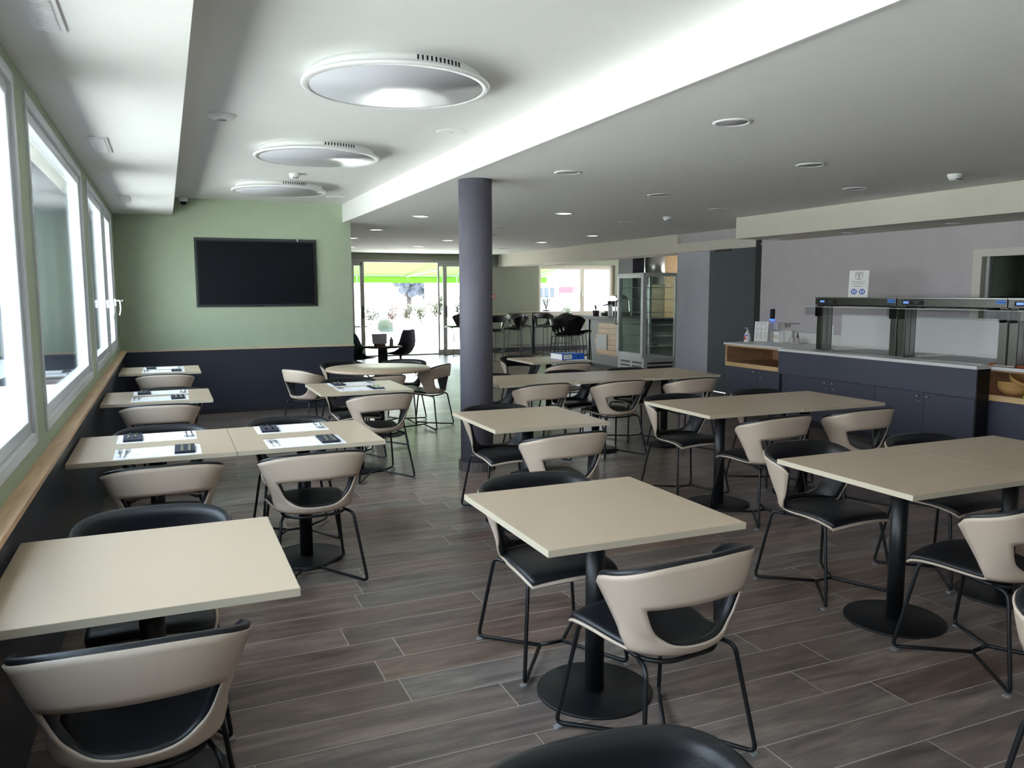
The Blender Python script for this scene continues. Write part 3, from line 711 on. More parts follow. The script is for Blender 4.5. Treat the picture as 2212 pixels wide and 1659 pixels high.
for x, y, a, lb in CH:
    if proto is None: proto = make_chair('dining_chair', lb, (x, y, 0), R(a), GC, M['shell'], M['pad'], M['blackp'])
    else: dup(proto, (x, y, 0), R(a), lb)
ST_ = [(6.72, 16.75, 10, 0, 'black bar stool half hidden by the column'), (7.5, 17.4, 70, 0, 'black bar stool at the left of the high table'), (8.15, 18.4, -60, 0, 'black bar stool tucked beside the high table post on its left'), (8.74, 18.15, 190, 0, 'black bar stool facing the room in front of the high table'),
       (9.45, 18.7, 80, 0, 'black bar stool behind the stacked stools near the window'), (7.36, 14.35, -70, 0, 'lowest bar stool of the leaning stack by the bar'), (7.36+.07, 14.35-.02, -70, .025, 'second bar stool of the leaning stack by the bar'), (7.36+.14, 14.35-.04, -70, .05, 'third bar stool of the leaning stack by the bar'), (7.36+.21, 14.35-.06, -70, .075, 'topmost bar stool of the leaning stack by the bar'),
       (6.64, 18.9, 100, 0, 'bar stool seen left of the column by the terrace door')]
st0 = None
for x, y, a, z, lb in ST_:
    if st0 is None: st0 = make_chair('bar_stool', lb, (x, y, z), R(a), 'black bar stools', M['bstool'], M['bstool'], M['blackp'], .31, True)
    else: dup(st0, (x, y, z), R(a), lb)

# ================================================================ TABLES
def make_table(label, loc, group, n=None):
    t = thing('dining_table', label, 'table', loc, 0, group)
    MB().box(-.4, .4, -.4, .4, .7255, .75).build('tabletop', M['top'], t, bevel=.0015)
    e_ = MB()
    for x0, x1, y0, y1 in ((-.4006, -.3992, -.4, .4), (.3992, .4006, -.4, .4), (-.4, .4, -.4006, -.3992), (-.4, .4, .3992, .4006)): e_.box(x0, x1, y0, y1, .7258, .7490)
    e_.build('edge_band', M['edge'], t)
    MB().cyl((0, 0, .008), .038, .70, 28).build('post', M['blackp'], t)
    MB().lathe([(.23, 0), (.23, .006), (.226, .009), (.0, .009)], n=48).build('base', M['blackp'], t)
    MB().box(-.2, .2, -.03, .03, .708, .7255).box(-.03, .03, -.2, .2, .708, .7255).build('mounting_cross', M['blackp'], t)
    return t
TB = {
 'L1': (-.086, 2.66, 'bare beige table by the window at the lower left'),
 'L2a': (-.09, 4.81, 'window half of the four-place laid table pair'), 'L2b': (.714, 4.81, 'aisle half of the four-place laid table pair'),
 'L3': (-.09, 7.10, 'middle laid table on the window side, set for two'), 'L4': (-.085, 9.58, 'farthest laid table in the dark corner under the window'),
 'M': (1.545, 7.07, 'laid beige table standing in front of the round table'),
 'T1': (1.505, 2.67, 'bare beige table in the front centre, fully visible'), 'T2a': (3.185, 2.70, 'left half of the bare pair of tables at the front right'), 'T2b': (3.989, 2.71, 'right half of the bare pair of tables at the front right, cut by the edge'),
 'T3': (2.21, 4.86, 'bare single table in front of the column'), 'T4a': (3.75, 4.79, 'left half of the bare table pair facing the cupboards'), 'T4b': (4.554, 4.78, 'right half of the bare table pair facing the cupboards'),
 'T5a': (3.13, 7.02, 'left table of the row of three behind the column'), 'T5b': (3.934, 7.00, 'middle table of the row of three behind the column'), 'T5c': (4.738, 6.98, 'right table of the row of three behind the column'),
 'T6': (4.38, 9.00, 'small table carrying the blue binder'),
}
tp = None
for k, (x, y, lb) in TB.items():
    if tp is None: tp = make_table(lb, (x, y, 0), 'square beige cafe tables')
    else: dup(tp, (x, y, 0), 0, lb)
t = thing('round_table', 'round beige table with five chairs near the television wall', 'table', (2.16, 8.80, 0))
MB().lathe([(.0, .722), (.575, .722), (.58, .726), (.58, .746), (.576, .75), (0, .75)], n=64).build('tabletop', M['top'], t)
MB().cyl((0, 0, .01), .05, .70, 24).build('post', M['blackp'], t); MB().lathe([(.28, 0), (.28, .008), (.27, .011), (0, .011)], n=40).build('base', M['blackp'], t)
MB().box(-.25, .25, -.2, .2, .706, .722).build('mounting_plate', M['blackp'], t)
# place settings: mat, napkin with two knives, two forks
def napkin_mesh():
    return MB().box(-.05, .05, -.11, .11, 0, .007).box(-.049, .049, -.108, .109, .007, .012)
def knife_mesh():
    b_ = MB().add([(-.006, -.115, .0), (.006, -.115, .0), (.007, -.02, .0), (-.007, -.02, .0), (-.006, -.115, .004), (.006, -.115, .004), (.007, -.02, .004), (-.007, -.02, .004)], [(0, 3, 2, 1), (4, 5, 6, 7), (0, 1, 5, 4), (1, 2, 6, 5), (2, 3, 7, 6), (3, 0, 4, 7)])
    return b_.add([(-.004, -.02, 0), (.005, -.02, 0), (.009, .05, 0), (.004, .10, 0), (-.006, .06, 0), (-.004, -.02, .002), (.005, -.02, .002), (.009, .05, .002), (.004, .10, .002), (-.006, .06, .002)], [(0, 4, 3, 2, 1), (5, 6, 7, 8, 9)]+[(i, (i+1) % 5, 5+(i+1) % 5, 5+i) for i in range(5)])
def fork_mesh():
    b_ = MB().tube([(0, -.10, .004), (0, -.03, .003), (0, .03, .009), (0, .05, .006)], .0042, 6)
    b_.box(-.012, .012, .048, .058, .004, .007)
    for x in (-.0105, -.0035, .0035, .0105): b_.tube([(x, .055, .006), (x, .08, .004), (x, .105, .009)], .0015, 5)
    return b_
mats_ = {}
def place(kind, mesh, mt, loc, rz, label, cat, group):
    if kind not in mats_: o = mesh().build(kind, mt); mats_[kind] = o
    else: o = mats_[kind].copy(); col.objects.link(o)
    o.location = loc; o.rotation_euler = (0, 0, rz); tag(o, label, cat, group); return o
rm = random.Random(3)
def matmesh():
    n = 18; vs = []
    for s_ in (-.145, .145):
        for i in range(n+1): vs.append((-.21+.42*i/n, s_+.004*math.sin(i*2.4+s_*40), 0))
    o_ = len(vs); vs += [(x, y, .0012) for x, y, z in vs]
    fs = []
    for i in range(n):
        a = i; c = n+1+i
        fs += [(a, c, c+1, a+1), (o_+a, o_+a+1, o_+c+1, o_+c), (a, a+1, o_+a+1, o_+a), (c, o_+c, o_+c+1, c+1)]
    fs += [(0, o_, o_+n+1, n+1), (n, 2*n+1, o_+2*n+1, o_+n)]
    return MB().add(vs, fs)
def marblepaper():
    mt, nt, p = newmat('printed_placemat')
    tc = N(nt, 'ShaderNodeTexCoord'); nz = N(nt, 'ShaderNodeTexNoise'); nz.inputs['Scale'].default_value = 14; nz.inputs['Detail'].default_value = 5
    nt.links.new(tc.outputs['Object'], nz.inputs['Vector'])
    r_ = N(nt, 'ShaderNodeValToRGB'); r_.color_ramp.elements[0].position = .36; r_.color_ramp.elements[1].position = .46
    r_.color_ramp.elements[0].color = lin((226, 227, 230))+(1,); r_.color_ramp.elements[1].color = lin((248, 248, 250))+(1,)
    nt.links.new(nz.outputs['Fac'], r_.inputs[0]); nt.links.new(r_.outputs[0], p.inputs['Base Color']); p.inputs['Roughness'].default_value = .6
    return mt
M['mat'] = marblepaper()
SET = [(-.072, 4.572, 0, 'near side of the window half of the four-place table'), (-.080, 5.045, 1, 'far side of the window half of the four-place table'), (.685, 4.555, 0, 'near side of the aisle half of the four-place table'), (.678, 5.045, 1, 'far side of the aisle half of the four-place table'),
       (-.075, 6.92, 0, 'near side of the middle laid window table'), (-.07, 7.33, 1, 'far side of the middle laid window table'), (-.055, 9.36, 0, 'near side of the farthest window table'), (-.05, 9.74, 1, 'far side of the farthest window table'),
       (1.535, 6.91, 0, 'near side of the laid table before the round one'), (1.54, 7.29, 1, 'far side of the laid table before the round one')]
for x, y, far, wh in SET:
    a = PI if far else 0; s = -1 if far else 1; Z = .7502
    place('placemat', matmesh, M['mat'], (x, y, Z), a, 'white paper placemat, '+wh, 'placemat', 'white paper placemats')
    nx = x+s*.13
    place('napkin', napkin_mesh, M['navy'], (nx, y, Z+.0014), a+R(rm.uniform(-2, 2)), 'folded dark napkin, '+wh, 'napkin', 'folded dark napkins')
    for k, q in enumerate((-.018, .018)):
        place('table_knife', knife_mesh, M['chrome'], (nx+q*s+.004*s, y, Z+.0136), a+R(rm.uniform(-4, 4)), '%s knife on the dark napkin, %s' % (('window-side', 'aisle-side')[(k == 1) ^ bool(far)], wh), 'knife', 'table knives')
    for k, q in enumerate((-.185, -.155)):
        place('table_fork', fork_mesh, M['chrome'], (x+q*s, y+rm.uniform(-.01, .01), Z+.0014), a+R(rm.uniform(-5, 5)), '%s fork on the white placemat, %s' % (('window-side', 'aisle-side')[(k == 1) ^ bool(far)], wh), 'fork', 'table forks')
# binder
t = thing('ring_binder', 'thick blue ring binder lying on the small table', 'binder', (4.58, 8.93, .7502), R(4))
MB().box(-.14, .18, -.15, -.146, 0, .075).box(-.14, .18, -.15, .15, 0, .003).box(-.14, .18, -.15, .15, .072, .075).build('cover', M['blue'], t)
MB().box(-.135, .17, -.142, .14, .004, .070).build('pages', M['paper'], t)['label'] = 'white paper pages'
MB().box(-.12, .0, -.1512, -.1502, .012, .064).build('spine_label', M['paper'], t)['label'] = 'white spine label'
s = MB()
for i in range(4): s.box(-.10+i*.024, -.092+i*.024, -.1520, -.1513, .024, .05)
s.build('spine_print', M['grey'], t); MB().cyl((.10, -.1518, .038), .012, .002, 16, 'y').build('finger_hole', M['black'], t)
o = MB().box(-.11, .11, -.14, .14, 0, .002).build('paper_sheet', M['paper']); o.location = (4.66, 8.78, .7502); o.rotation_euler = (0, 0, R(70)); tag(o, 'loose white sheet beside the blue binder', 'paper')
# small dark round table by the terrace
t = thing('side_table', 'small dark round table with a menu near the terrace door', 'table', (3.52, 14.0, 0))
MB().lathe([(0, .61), (.34, .61), (.35, .62), (.35, .635), (0, .635)], n=40).build('tabletop', M['brown'], t); MB().box(-.07, .07, -.07, .07, .01, .61).build('post', M['blackm'], t); MB().cyl((0, 0, 0), .22, .012, 30).build('base', M['blackm'], t)
t = thing('menu_board', 'open two-page menu standing on the small dark table', 'menu', (3.46, 13.97, .6355), R(-8))
MB().box(-.10, .10, -.03, .03, 0, .045).build('wooden_foot', M['brown'], t)
for s_ in (-1, 1):
    o = MB().add([(0, .0, .045), (s_*.125, -.015, .045), (s_*.135, .05, .22), (0, .06, .22), (0, .004, .045), (s_*.125, -.011, .045), (s_*.135, .054, .22), (0, .064, .22)], [(0, 1, 2, 3), (7, 6, 5, 4), (0, 4, 5, 1), (1, 5, 6, 2), (2, 6, 7, 3), (3, 7, 4, 0)]).build('page', M['menu'], t, fix=True)
t = thing('pump_bottle', 'grey pump bottle right of the open menu', 'bottle', (3.68, 14.0, .6355))
MB().lathe([(.032, 0), (.034, .01), (.034, .11), (.012, .135), (.012, .15)], n=16).build('body', M['grey'], t); MB().tube([(0, 0, .15), (0, 0, .185), (.04, -.01, .18)], .006).cyl((0, 0, .15), .014, .012, 12).build('pump', M['black'], t)
shell_chair('lounge_chair', 'dark teal shell chair behind the end of the television wall', (3.12, 14.4, 0), R(-60), M['teal'], M['blackm'], sh=.40, top=.86, ws=1.3)
shell_chair('lounge_chair', 'dark navy shell chair on a star base beside the menu table', (4.12, 15.0, 0), R(50), M['navyc'], M['blackm'], sh=.42, top=.88, ws=1.35)
# high table
t = thing('high_table', 'round standing-height table among the bar stools', 'bar table', (8.80, 19.0, 0))
MB().lathe([(0, 1.06), (.39, 1.06), (.40, 1.065), (.40, 1.085), (0, 1.085)], n=40).build('tabletop', M['top'], t); MB().cyl((0, 0, .01), .04, 1.05, 16).build('post', M['blackm'], t); MB().cyl((0, 0, 0), .25, .012, 30).build('base', M['blackm'], t)

# ================================================================ TELEVISION AND WALL DEVICES
t = thing('television', 'large flat television on the sage green wall', 'television', (1.145, YB-.001, 1.40))
MB().box(-.775, .775, -.012, 0, 0, .90).build('surround', M['tvframe'], t)
f = MB()
for x0, x1, z0, z1 in ((-.755, -.735, .025, .865), (.735, .755, .025, .865), (-.735, .735, .025, .04), (-.735, .735, .85, .865)): f.box(x0, x1, -.045, -.012, z0, z1)
f.build('bezel', M['black'], t, bevel=.002); MB().box(-.735, .735, -.036, -.012, .04, .85).build('screen', M['screen'], t)
MB().box(-.06, .06, -.042, -.02, .012, .025).build('sensor', M['black'], t)
MB().box(.52, .53, -.03, -.012, .865, .905).build('bracket', M['white'], t)
t = thing('security_camera', 'white dome camera at the top of the green wall', 'camera', (.27, YB-.07, ZU))
MB().lathe([(.05, 0), (.055, -.02), (.05, -.05), (.045, -.055)], n=24).build('housing', M['white'], t); MB().ball((0, 0, -.055), .042, .042, .04).build('dome', M['black'], t)
o = MB().tube([(0, 0, 0), (0, -.02, .02), (.02, -.03, .03), (.035, -.03, -.01), (.03, -.02, -.06)], .006).tube([(0, -.012, -.09), (0, -.012, .03)], .014, 8).build('blue_cable', M['blue'])
o.location = (2.31, YB, 2.66); tag(o, 'short blue cable end by the ceiling step', 'cable')
# ceiling lamps
for i, y in enumerate((4.51, 7.06, 9.53)):
    t = thing('ceiling_lamp', ['largest round ceiling lamp, nearest the camera', 'middle round ceiling lamp of the row', 'farthest round ceiling lamp, near the television wall'][i], 'ceiling lamp', (1.245, y, ZU), 0, 'big round ceiling lamps')
    MB().lathe([(.470, 0), (.475, -.057)], n=72).build('canopy', M['white'], t)
    MB().lathe([(.474, -.053), (.516, -.055), (.522, -.060), (.520, -.070), (.512, -.074), (.482, -.074), (.480, -.068)], n=80).build('rim', M['white'], t)
    MB().lathe([(.482, -.0685), (.481, -.072), (0, -.072)], n=72).build('diffuser', M['diffuser'], t)
    v = MB()
    for k in range(11):
        a = R(-92+k*3.0); c_, s_ = math.cos(a), math.sin(a)
        v.add([(c_*.466-s_*q*.0045+c_*p, s_*.466+c_*q*.0045+s_*p, zz) for zz in (-.036, -.012) for p, q in ((0, -1), (0, 1), (.0085, 1), (.0085, -1))], [(0, 3, 2, 1), (4, 5, 6, 7), (0, 1, 5, 4), (1, 2, 6, 5), (2, 3, 7, 6), (3, 0, 4, 7)])
    v.build('vent_slots', M['black'], t)
t = thing('access_point', 'domed white wireless access point on the raised ceiling', 'access point', (.412, 5.937, ZU))
MB().lathe([(.095, 0), (.095, -.008), (.07, -.028), (.03, -.034), (0, -.034)], n=36).build('body', M['white'], t); MB().lathe([(.032, -.034), (.03, -.036), (0, -.036)], n=24).build('ring', M['grey'], t)
for i, y in enumerate((5.89, 10.40)):
    t = thing('ceiling_speaker', ['flat round speaker between the two nearest lamps and the ceiling step', 'flat round speaker near the top of the television wall'][i], 'speaker', (2.045, y, ZU), 0, 'flush ceiling speakers')
    MB().lathe([(.115, 0), (.115, -.003), (.108, -.005), (0, -.005)], n=40).build('grille', M['white'], t); MB().cyl((0, 0, -.008), .006, .003, 10).build('badge', M['grey'], t)
for i, (x, y, z) in enumerate(((1.267, 8.521, ZU), (6.10, 4.81, ZL), (6.04, 8.91, ZL))):
    t = thing('smoke_detector', ['white smoke detector between the two farther round lamps', 'white smoke detector above the buffet soffit at the right', 'white smoke detector on the low ceiling near the sliding door'][i], 'smoke detector', (x, y, z), 0, 'ceiling smoke detectors')
    MB().lathe([(.056, 0), (.056, -.018), (.05, -.022), (.05, -.034), (.034, -.052), (0, -.052)], n=24).build('body', M['white'], t)
    MB().box(-.028, .028, -.05, -.036, -.047, -.042).build('slot', M['black'], t)
for i, (y, lb) in enumerate(((3.25, 'white louvred air vent at the top left corner'), (6.07, 'white louvred air vent in the middle of the window soffit'), (9.39, 'white louvred air vent at the far end of the window soffit'))):
    t = thing('air_vent', lb, 'air vent', (-.345, y, 2.565), 0, 'soffit air vents')
    MB().box(-.055, .055, -.29, .29, -.008, 0).build('frame', M['white'], t, bevel=.002)
    s = MB()
    for k in range(24): s.box(-.035, .035, -.262+k*.0222, -.250+k*.0222, -.014, -.008)
    s.build('louvres', M['white'], t)
DL = [  # x, y, lit, label
 (3.05, 3.86, 0, 'unlit recessed downlight nearest the camera'), (3.06, 5.94, 0, 'unlit downlight right of the column, second of its row'), (3.07, 8.02, 0, 'downlight half hidden behind the column top'), (3.05, 10.03, 1, 'lit downlight left of the column'), (3.05, 12.40, 1, 'lit downlight nearer the television wall edge'), (3.11, 14.43, 1, 'lit downlight cut by the television wall edge'), (3.68, 17.2, 1, 'farthest lit downlight at the television wall edge'),
 (4.62, 4.89, 0, 'unlit downlight at the upper right, between two others'), (4.61, 6.96, 0, 'unlit downlight in the middle of the low ceiling'), (4.60, 9.02, 1, 'bright lit downlight right of the column'), (4.65, 11.2, 0, 'thin unlit downlight right of the column'), (4.92, 14.43, 1, 'lit downlight touching the left side of the column'), (4.96, 16.5, 1, 'lit downlight above the terrace door'),
 (6.06, 5.83, 0, 'unlit downlight close to the buffet soffit'), (6.06, 7.89, 0, 'unlit downlight close to the soffit end'), (5.98, 9.82, 0, 'flat unlit downlight before the sliding door'), (6.85, 12.35, 1, 'lit downlight nearest the bar soffit'), (6.80, 14.3, 1, 'lit downlight second from the bar soffit'), (5.14, 12.8, 0, 'small unlit downlight close to the column'), (7.0, 16.7, 0, 'farthest unlit downlight before the green wall')]
for x, y, on, lb in DL:
    t = thing('downlight', lb, 'downlight', (x, y, ZL), 0, 'recessed ceiling downlights')
    MB().lathe([(.112, 0), (.112, -.004), (.095, -.008), (.088, -.004), (.086, -.001)], n=36).build('trim_ring', M['white'], t)
    MB().lathe([(.087, -.0015), (.085, -.003), (0, -.003)], n=30).build('lens', M['lampon'] if on else M['lampoff'], t)
for i, (y, lb) in enumerate(((8.55, 'small downlight under the buffet soffit near the sliding door'), (7.3, 'small downlight under the buffet soffit above the standing sign'), (5.9, 'small downlight under the buffet soffit by the hatch'))):
    t = thing('soffit_downlight', lb, 'downlight', (7.5, y, 2.28), 0, 'soffit downlights')
    MB().lathe([(.07, 0), (.07, -.004), (.055, -.007), (.05, -.002)], n=28).build('trim_ring', M['white'], t); MB().lathe([(.051, -.002), (0, -.002)], n=24).build('lens', M['lampoff'], t)
# far wall devices
t = thing('fire_alarm', 'red fire alarm button on the grey green wall', 'fire alarm', (7.88, YF, 1.48))
MB().box(-.055, .055, -.04, 0, -.06, .06).build('case', M['red'], t, bevel=.004); MB().box(-.022, .022, -.044, -.04, -.03, .03).build('window', M['white'], t); MB().box(-.022, .012, -.046, -.044, -.008, .008).build('emblem', M['red'], t)
t = thing('wall_socket', 'white socket below the red fire alarm', 'socket', (7.85, YF, 1.15)); MB().box(-.04, .04, -.012, 0, -.05, .05).build('plate', M['white'], t, bevel=.002); MB().box(-.018, .018, -.014, -.012, -.02, .02).build('insert', M['dgrey'], t)
t = thing('wall_lamp', 'white globe wall lamp beside the bar soffit', 'wall lamp', (8.25, YF, 2.36)); MB().box(-.06, .06, -.1, 0, .02, .16).build('bracket', M['white'], t); MB().ball((-.01, -.1, -.05), .085).build('globe', M['white'], t)
o = MB().cyl((0, 0, 0), .13, .012, 32, 'y').build('wall_disc', M['grey']); o.location = (7.98, YF-.013, 2.36); tag(o, 'flat grey disc beside the globe lamp', 'cover')
# column-side things at the kitchen wall
t = thing('intercom', 'black wall terminal with a glowing blue light', 'terminal', (7.85, 8.92, 1.20)); MB().box(-.03, 0, -.035, .035, 0, .14).build('body', M['black'], t, bevel=.006); MB().box(-.032, -.004, -.03, .034, -.014, 0).build('light', M['led'], t)
o = MB().box(-.012, 0, -.045, .045, -.045, .045).build('switch_plate', M['white'], bevel=.003); o.location = (7.85, 8.86, 1.10); tag(o, 'square light switch under the wall terminal', 'switch')
o = MB().box(-.006, 0, -.19, .19, 0, .012).box(-.03, 0, .06, .07, -.05, .012).box(-.03, 0, .0, .01, -.05, .012).build('wall_bracket', M['steel']); o.location = (7.85, 8.58, 1.145); tag(o, 'thin metal bracket on the wall above the napkins', 'bracket')
t = thing('wall_socket', 'white socket beside the first food warmer post', 'socket', (7.85, 7.825, 1.08)); MB().box(-.012, 0, -.04, .04, -.065, .065).build('plate', M['white'], t, bevel=.002); MB().box(-.014, -.012, -.012, .012, -.03, .03).build('insert', M['grey'], t)

# ================================================================ BUFFET
def knob(par, x, y, z):
    MB().cyl((x-.022, y, z), .006, .022, 10, 'x').ball((x-.026, y, z), .012, .012, .012, 12, 8).build('knob', M['chrome'], par)
def lockk(par, x, y, z):
    MB().cyl((x-.008, y, z), .013, .008, 16, 'x').box(x-.012, x-.008, y-.002, y+.002, z-.008, z+.008).build('lock', M['chrome'], par)
def cab_doors(c, x, ys, z0, z1, kn):
    for i in range(len(ys)-1):
        y0, y1 = ys[i], ys[i+1]
        d_ = MB().box(x, x+.018, y0+.002, y1-.002, z0, z1).build('door', M['cab'], c, bevel=.0015)
        k = kn[i]
        if k is not None:
            yk = y1-.055 if k > 0 else y0+.055
            knob(d_, x, yk, z1-.035); lockk(d_, x, yk, z1-.095)
c = thing('open_shelf_cabinet', 'left slate blue cupboard with an open oak niche above two doors', 'cabinet', (0, 0, 0))
MB().box(7.03, 7.83, 7.63, 8.86, .08, .57).box(7.06, 7.83, 7.63, 8.86, 0, .08).build('carcass', M['cabdk'], c)
MB().box(7.0, 7.83, 7.63, 7.66, .585, .87).box(7.0, 7.83, 8.83, 8.86, .585, .87).box(7.0, 7.83, 7.66, 8.83, .585, .64).box(7.0, 7.83, 7.66, 8.83, .85, .87).box(7.78, 7.83, 7.66, 8.83, .64, .85).build('niche', M['nichew'], c)
MB().box(6.993, 7.0, 7.64, 8.86, .585, .64).box(6.993, 7.0, 8.84, 8.86, .64, .868).box(6.993, 7.0, 7.64, 8.84, .856, .868).build('niche_edge', M['pine'], c)['label'] = 'pale oak front edge'
cab_doors(c, 7.01, (7.63, 8.215, 8.86), .09, .578, (1, -1))
c = thing('buffet_cabinet', 'long slate blue cupboard under the food warmers', 'cabinet', (0, 0, 0))
MB().box(6.86, 6.99, 5.04, 7.58, .08, .865).box(6.99, 7.83, 5.09, 7.58, .08, .865).box(6.92, 7.83, 5.09, 7.58, 0, .08).build('carcass', M['cabdk'], c)
MB().box(6.81, 6.828, 5.02, 7.60, .595, .868).build('front_apron', M['cab'], c, bevel=.002)
MB().box(6.81, 7.83, 7.60, 7.62, 0, .868).build('end_panel', M['cab'], c); MB().box(6.828, 6.99, 5.02, 5.04, 0, .868).build('end_panel', M['blackm'], c)
cab_doors(c, 6.838, (5.04, 5.59, 6.18, 6.81, 7.58), .09, .588, (1, -1, 1, -1))
c = thing('open_shelf_cabinet', 'right slate blue cupboard with bread baskets in its niche', 'cabinet', (0, 0, 0))
MB().box(7.03, 7.83, 3.6, 5.07, .08, .57).box(7.06, 7.83, 3.6, 5.07, 0, .08).build('carcass', M['cabdk'], c)
MB().box(7.0, 7.83, 3.6, 3.63, .575, .86).box(7.0, 7.83, 5.045, 5.075, .575, .86).box(7.0, 7.83, 3.63, 5.045, .575, .628).box(7.0, 7.83, 3.63, 5.045, .845, .86).box(7.78, 7.83, 3.63, 5.045, .628, .845).build('niche', M['nichew'], c)
MB().box(6.993, 7.0, 3.6, 5.075, .575, .628).box(6.993, 7.0, 5.055, 5.075, .628, .858).build('niche_edge', M['pine'], c)['label'] = 'pale oak front edge'
cab_doors(c, 7.01, (3.6, 4.3, 5.07), .09, .568, (1, -1))
wt_ = thing('worktop', 'long white buffet worktop on the slate blue cupboards', 'worktop', (0, 0, 0))
MB().box(6.79, 7.84, 5.01, 7.62, .8690, .9).box(6.98, 7.84, 7.62, 8.89, .8725, .9).box(6.98, 7.84, 3.6, 5.01, .8625, .893).build('slab', M['ctop'], wt_, bevel=.002)
MB().box(7.825, 7.848, 3.6, 8.93, .9, 1.03).build('upstand', M['ctop'], wt_)
MB().box(6.98, 7.70, 5.10, 6.0, .9, .9035).box(6.98, 7.70, 6.15, 7.1, .9, .9035).build('well_rim', M['steel'], wt_); MB().box(7.05, 7.62, 5.17, 5.93, .9035, .9050).box(7.05, 7.62, 6.22, 7.03, .9035, .9050).build('well', M['dsteel'], wt_)
o = MB().box(7.80, 7.848, 3.4, 7.62, .93, 1.30).build('splash_board', M['white'], bevel=.003); tag(o, 'long white splash panel behind the food warmers', 'panel')
# food warmers
for i, (y0, y1, lb) in enumerate(((6.075, 7.20, 'stainless food warmer with the standing sign on top'), (4.875, 6.06, 'stainless food warmer right of the first one, under the hatch'), (3.70, 4.865, 'stainless food warmer cut by the right edge'))):
    t = thing('food_warmer', lb, 'food warmer', (6.95, (y0+y1)/2, .9), 0, 'food warming bridges on the buffet')
    h = (y1-y0)/2
    MB().box(0, .46, -h, h, .53, .607).build('hood', M['dsteel'], t, bevel=.003)
    MB().box(-.004, .47, -h-.002, h+.002, .607, .620).build('top_plate', M['steel'], t, bevel=.002)
    for s_ in (1, -1):
        yy = h-.045 if s_ > 0 else -h+.045
        p_ = MB().box(.03, .19, yy-.04, yy+.04, .004, .53).build('post', M['dsteel'], t, bevel=.003)
        MB().box(.045, .175, yy-.042, yy-.040, .02, .52).build('side_plate', M['steel'], p_)
        MB().box(.108, .111, yy-.0435, yy-.042, .06, .5).build('slot', M['black'], p_)
        MB().box(.0, .22, yy-.05, yy+.05, .0036, .012).build('foot', M['steel'], p_)
        MB().box(-.06, .03, yy-.03, yy-.02, .40, .52).build('glass_bracket', M['black'], t)
    o = MB().box(-.17, -.164, -h-.02, h-.02, .42, .51).box(-.164, .0, h-.026, h-.02, .42, .51).build('sneeze_guard', M['acryl'], t)
    MB().box(-.171, -.163, -h-.02, h-.02, .509, .513).build('guard_edge', M['white'], t)
    p_ = MB().box(-.003, .001, h-.32, h-.06, .548, .592).build('control_panel', M['black'], t)
    MB().box(-.005, -.003, h-.145, h-.08, .560, .582).build('display', M['lcd'], p_)
    MB().box(-.0045, -.003, h-.27, h-.20, .576, .580).box(-.0045, -.003, h-.25, h-.21, .562, .566).build('print', M['grey'], p_)
    MB().box(-.003, .001, -h+.01, -h+.105, .565, .602).build('sticker', M['lightblue'], t)['label'] = 'blue sticker'
    MB().box(-.004, -.003, -h+.015, -h+.10, .576, .588).build('sticker_print', M['blue'], t)
    MB().box(.05, .10, h-.25, h-.18, .515, .53).box(.1, .25, -h+.2, h-.2, .518, .53).build('heat_lamp', M['black'], t)
# sign on the warmer
def paper_stand(name, label, loc, rz, wd, ht, lean=.03):
    t = thing(name, label, 'sign', loc, rz)
    MB().add([(-wd/2, 0, 0), (wd/2, 0, 0), (wd/2, lean, ht), (-wd/2, lean, ht), (-wd/2, .004, 0), (wd/2, .004, 0), (wd/2, lean+.004, ht), (-wd/2, lean+.004, ht)], [(0, 1, 2, 3), (7, 6, 5, 4), (0, 4, 5, 1), (1, 5, 6, 2), (2, 6, 7, 3), (3, 7, 4, 0)]).build('sheet', M['paper'], t, fix=True)
    MB().box(-wd/2, wd/2, 0, .09, 0, .003).build('foot', M['clear'], t)
    return t, lambda z: lean*z/ht
t, ly = paper_stand('standing_sign', 'white hygiene sign with two blue discs on the food warmer', (7.14, 6.76, 1.5205), R(-62), .21, .297)
def flat(mb, x0, x1, z0, z1, d=.0012): mb.box(x0, x1, ly((z0+z1)/2)-d-.0006, ly((z0+z1)/2)-.0004, z0, z1)
m_ = MB()
for x0, x1, z0, z1 in ((-.038, -.034, .195, .275), (.034, .038, .195, .275), (-.034, .034, .195, .199), (-.034, .034, .271, .275), (-.022, .010, .250, .256), (.002, .024, .258, .263), (-.014, .008, .236, .241), (-.004, .003, .212, .232), (-.01, .004, .205, .210)): flat(m_, x0, x1, z0, z1)
m_.build('pictogram', M['black'], t)
m_ = MB(); flat(m_, -.08, .075, .170, .174); flat(m_, -.068, .064, .148, .152); flat(m_, -.055, .045, .120, .124); m_.build('text_lines', M['dgrey'], t)
for x in (-.044, .042):
    d_ = MB().cyl((x, ly(.06)-.003, .06), .032, .0025, 28, 'y').build('blue_disc', M['blue'], t)
    q = MB().box(x-.018, x-.008, ly(.06)-.0042, ly(.06)-.003, .042, .078).box(x+.008, x+.018, ly(.06)-.0042, ly(.06)-.003, .042, .078).box(x-.006, x+.006, ly(.06)-.0042, ly(.06)-.003, .056, .064)
    q.build('symbol', M['white'], d_)
t, ly = paper_stand('menu_card', 'printed white price card in a stand on the worktop', (7.56, 8.83, .9003), R(-62), .19, .27)
m_ = MB()
for k in range(15):
    if k in (3, 7): continue
    z = .25-k*.0155; r_ = random.Random(k)
    if k == 0: flat(m_, -.07, .075, z, z+.005)
    else: flat(m_, -.075, -.075+r_.uniform(.02, .05), z, z+.004); flat(m_, -.02, -.02+r_.uniform(.03, .05), z, z+.004); flat(m_, .05, .075, z, z+.004)
m_.build('text_lines', M['grey'], t)
t = thing('sanitizer_bottle', 'pump bottle of hand sanitizer at the left end of the worktop', 'bottle', (7.24, 8.72, .9003), R(-60))
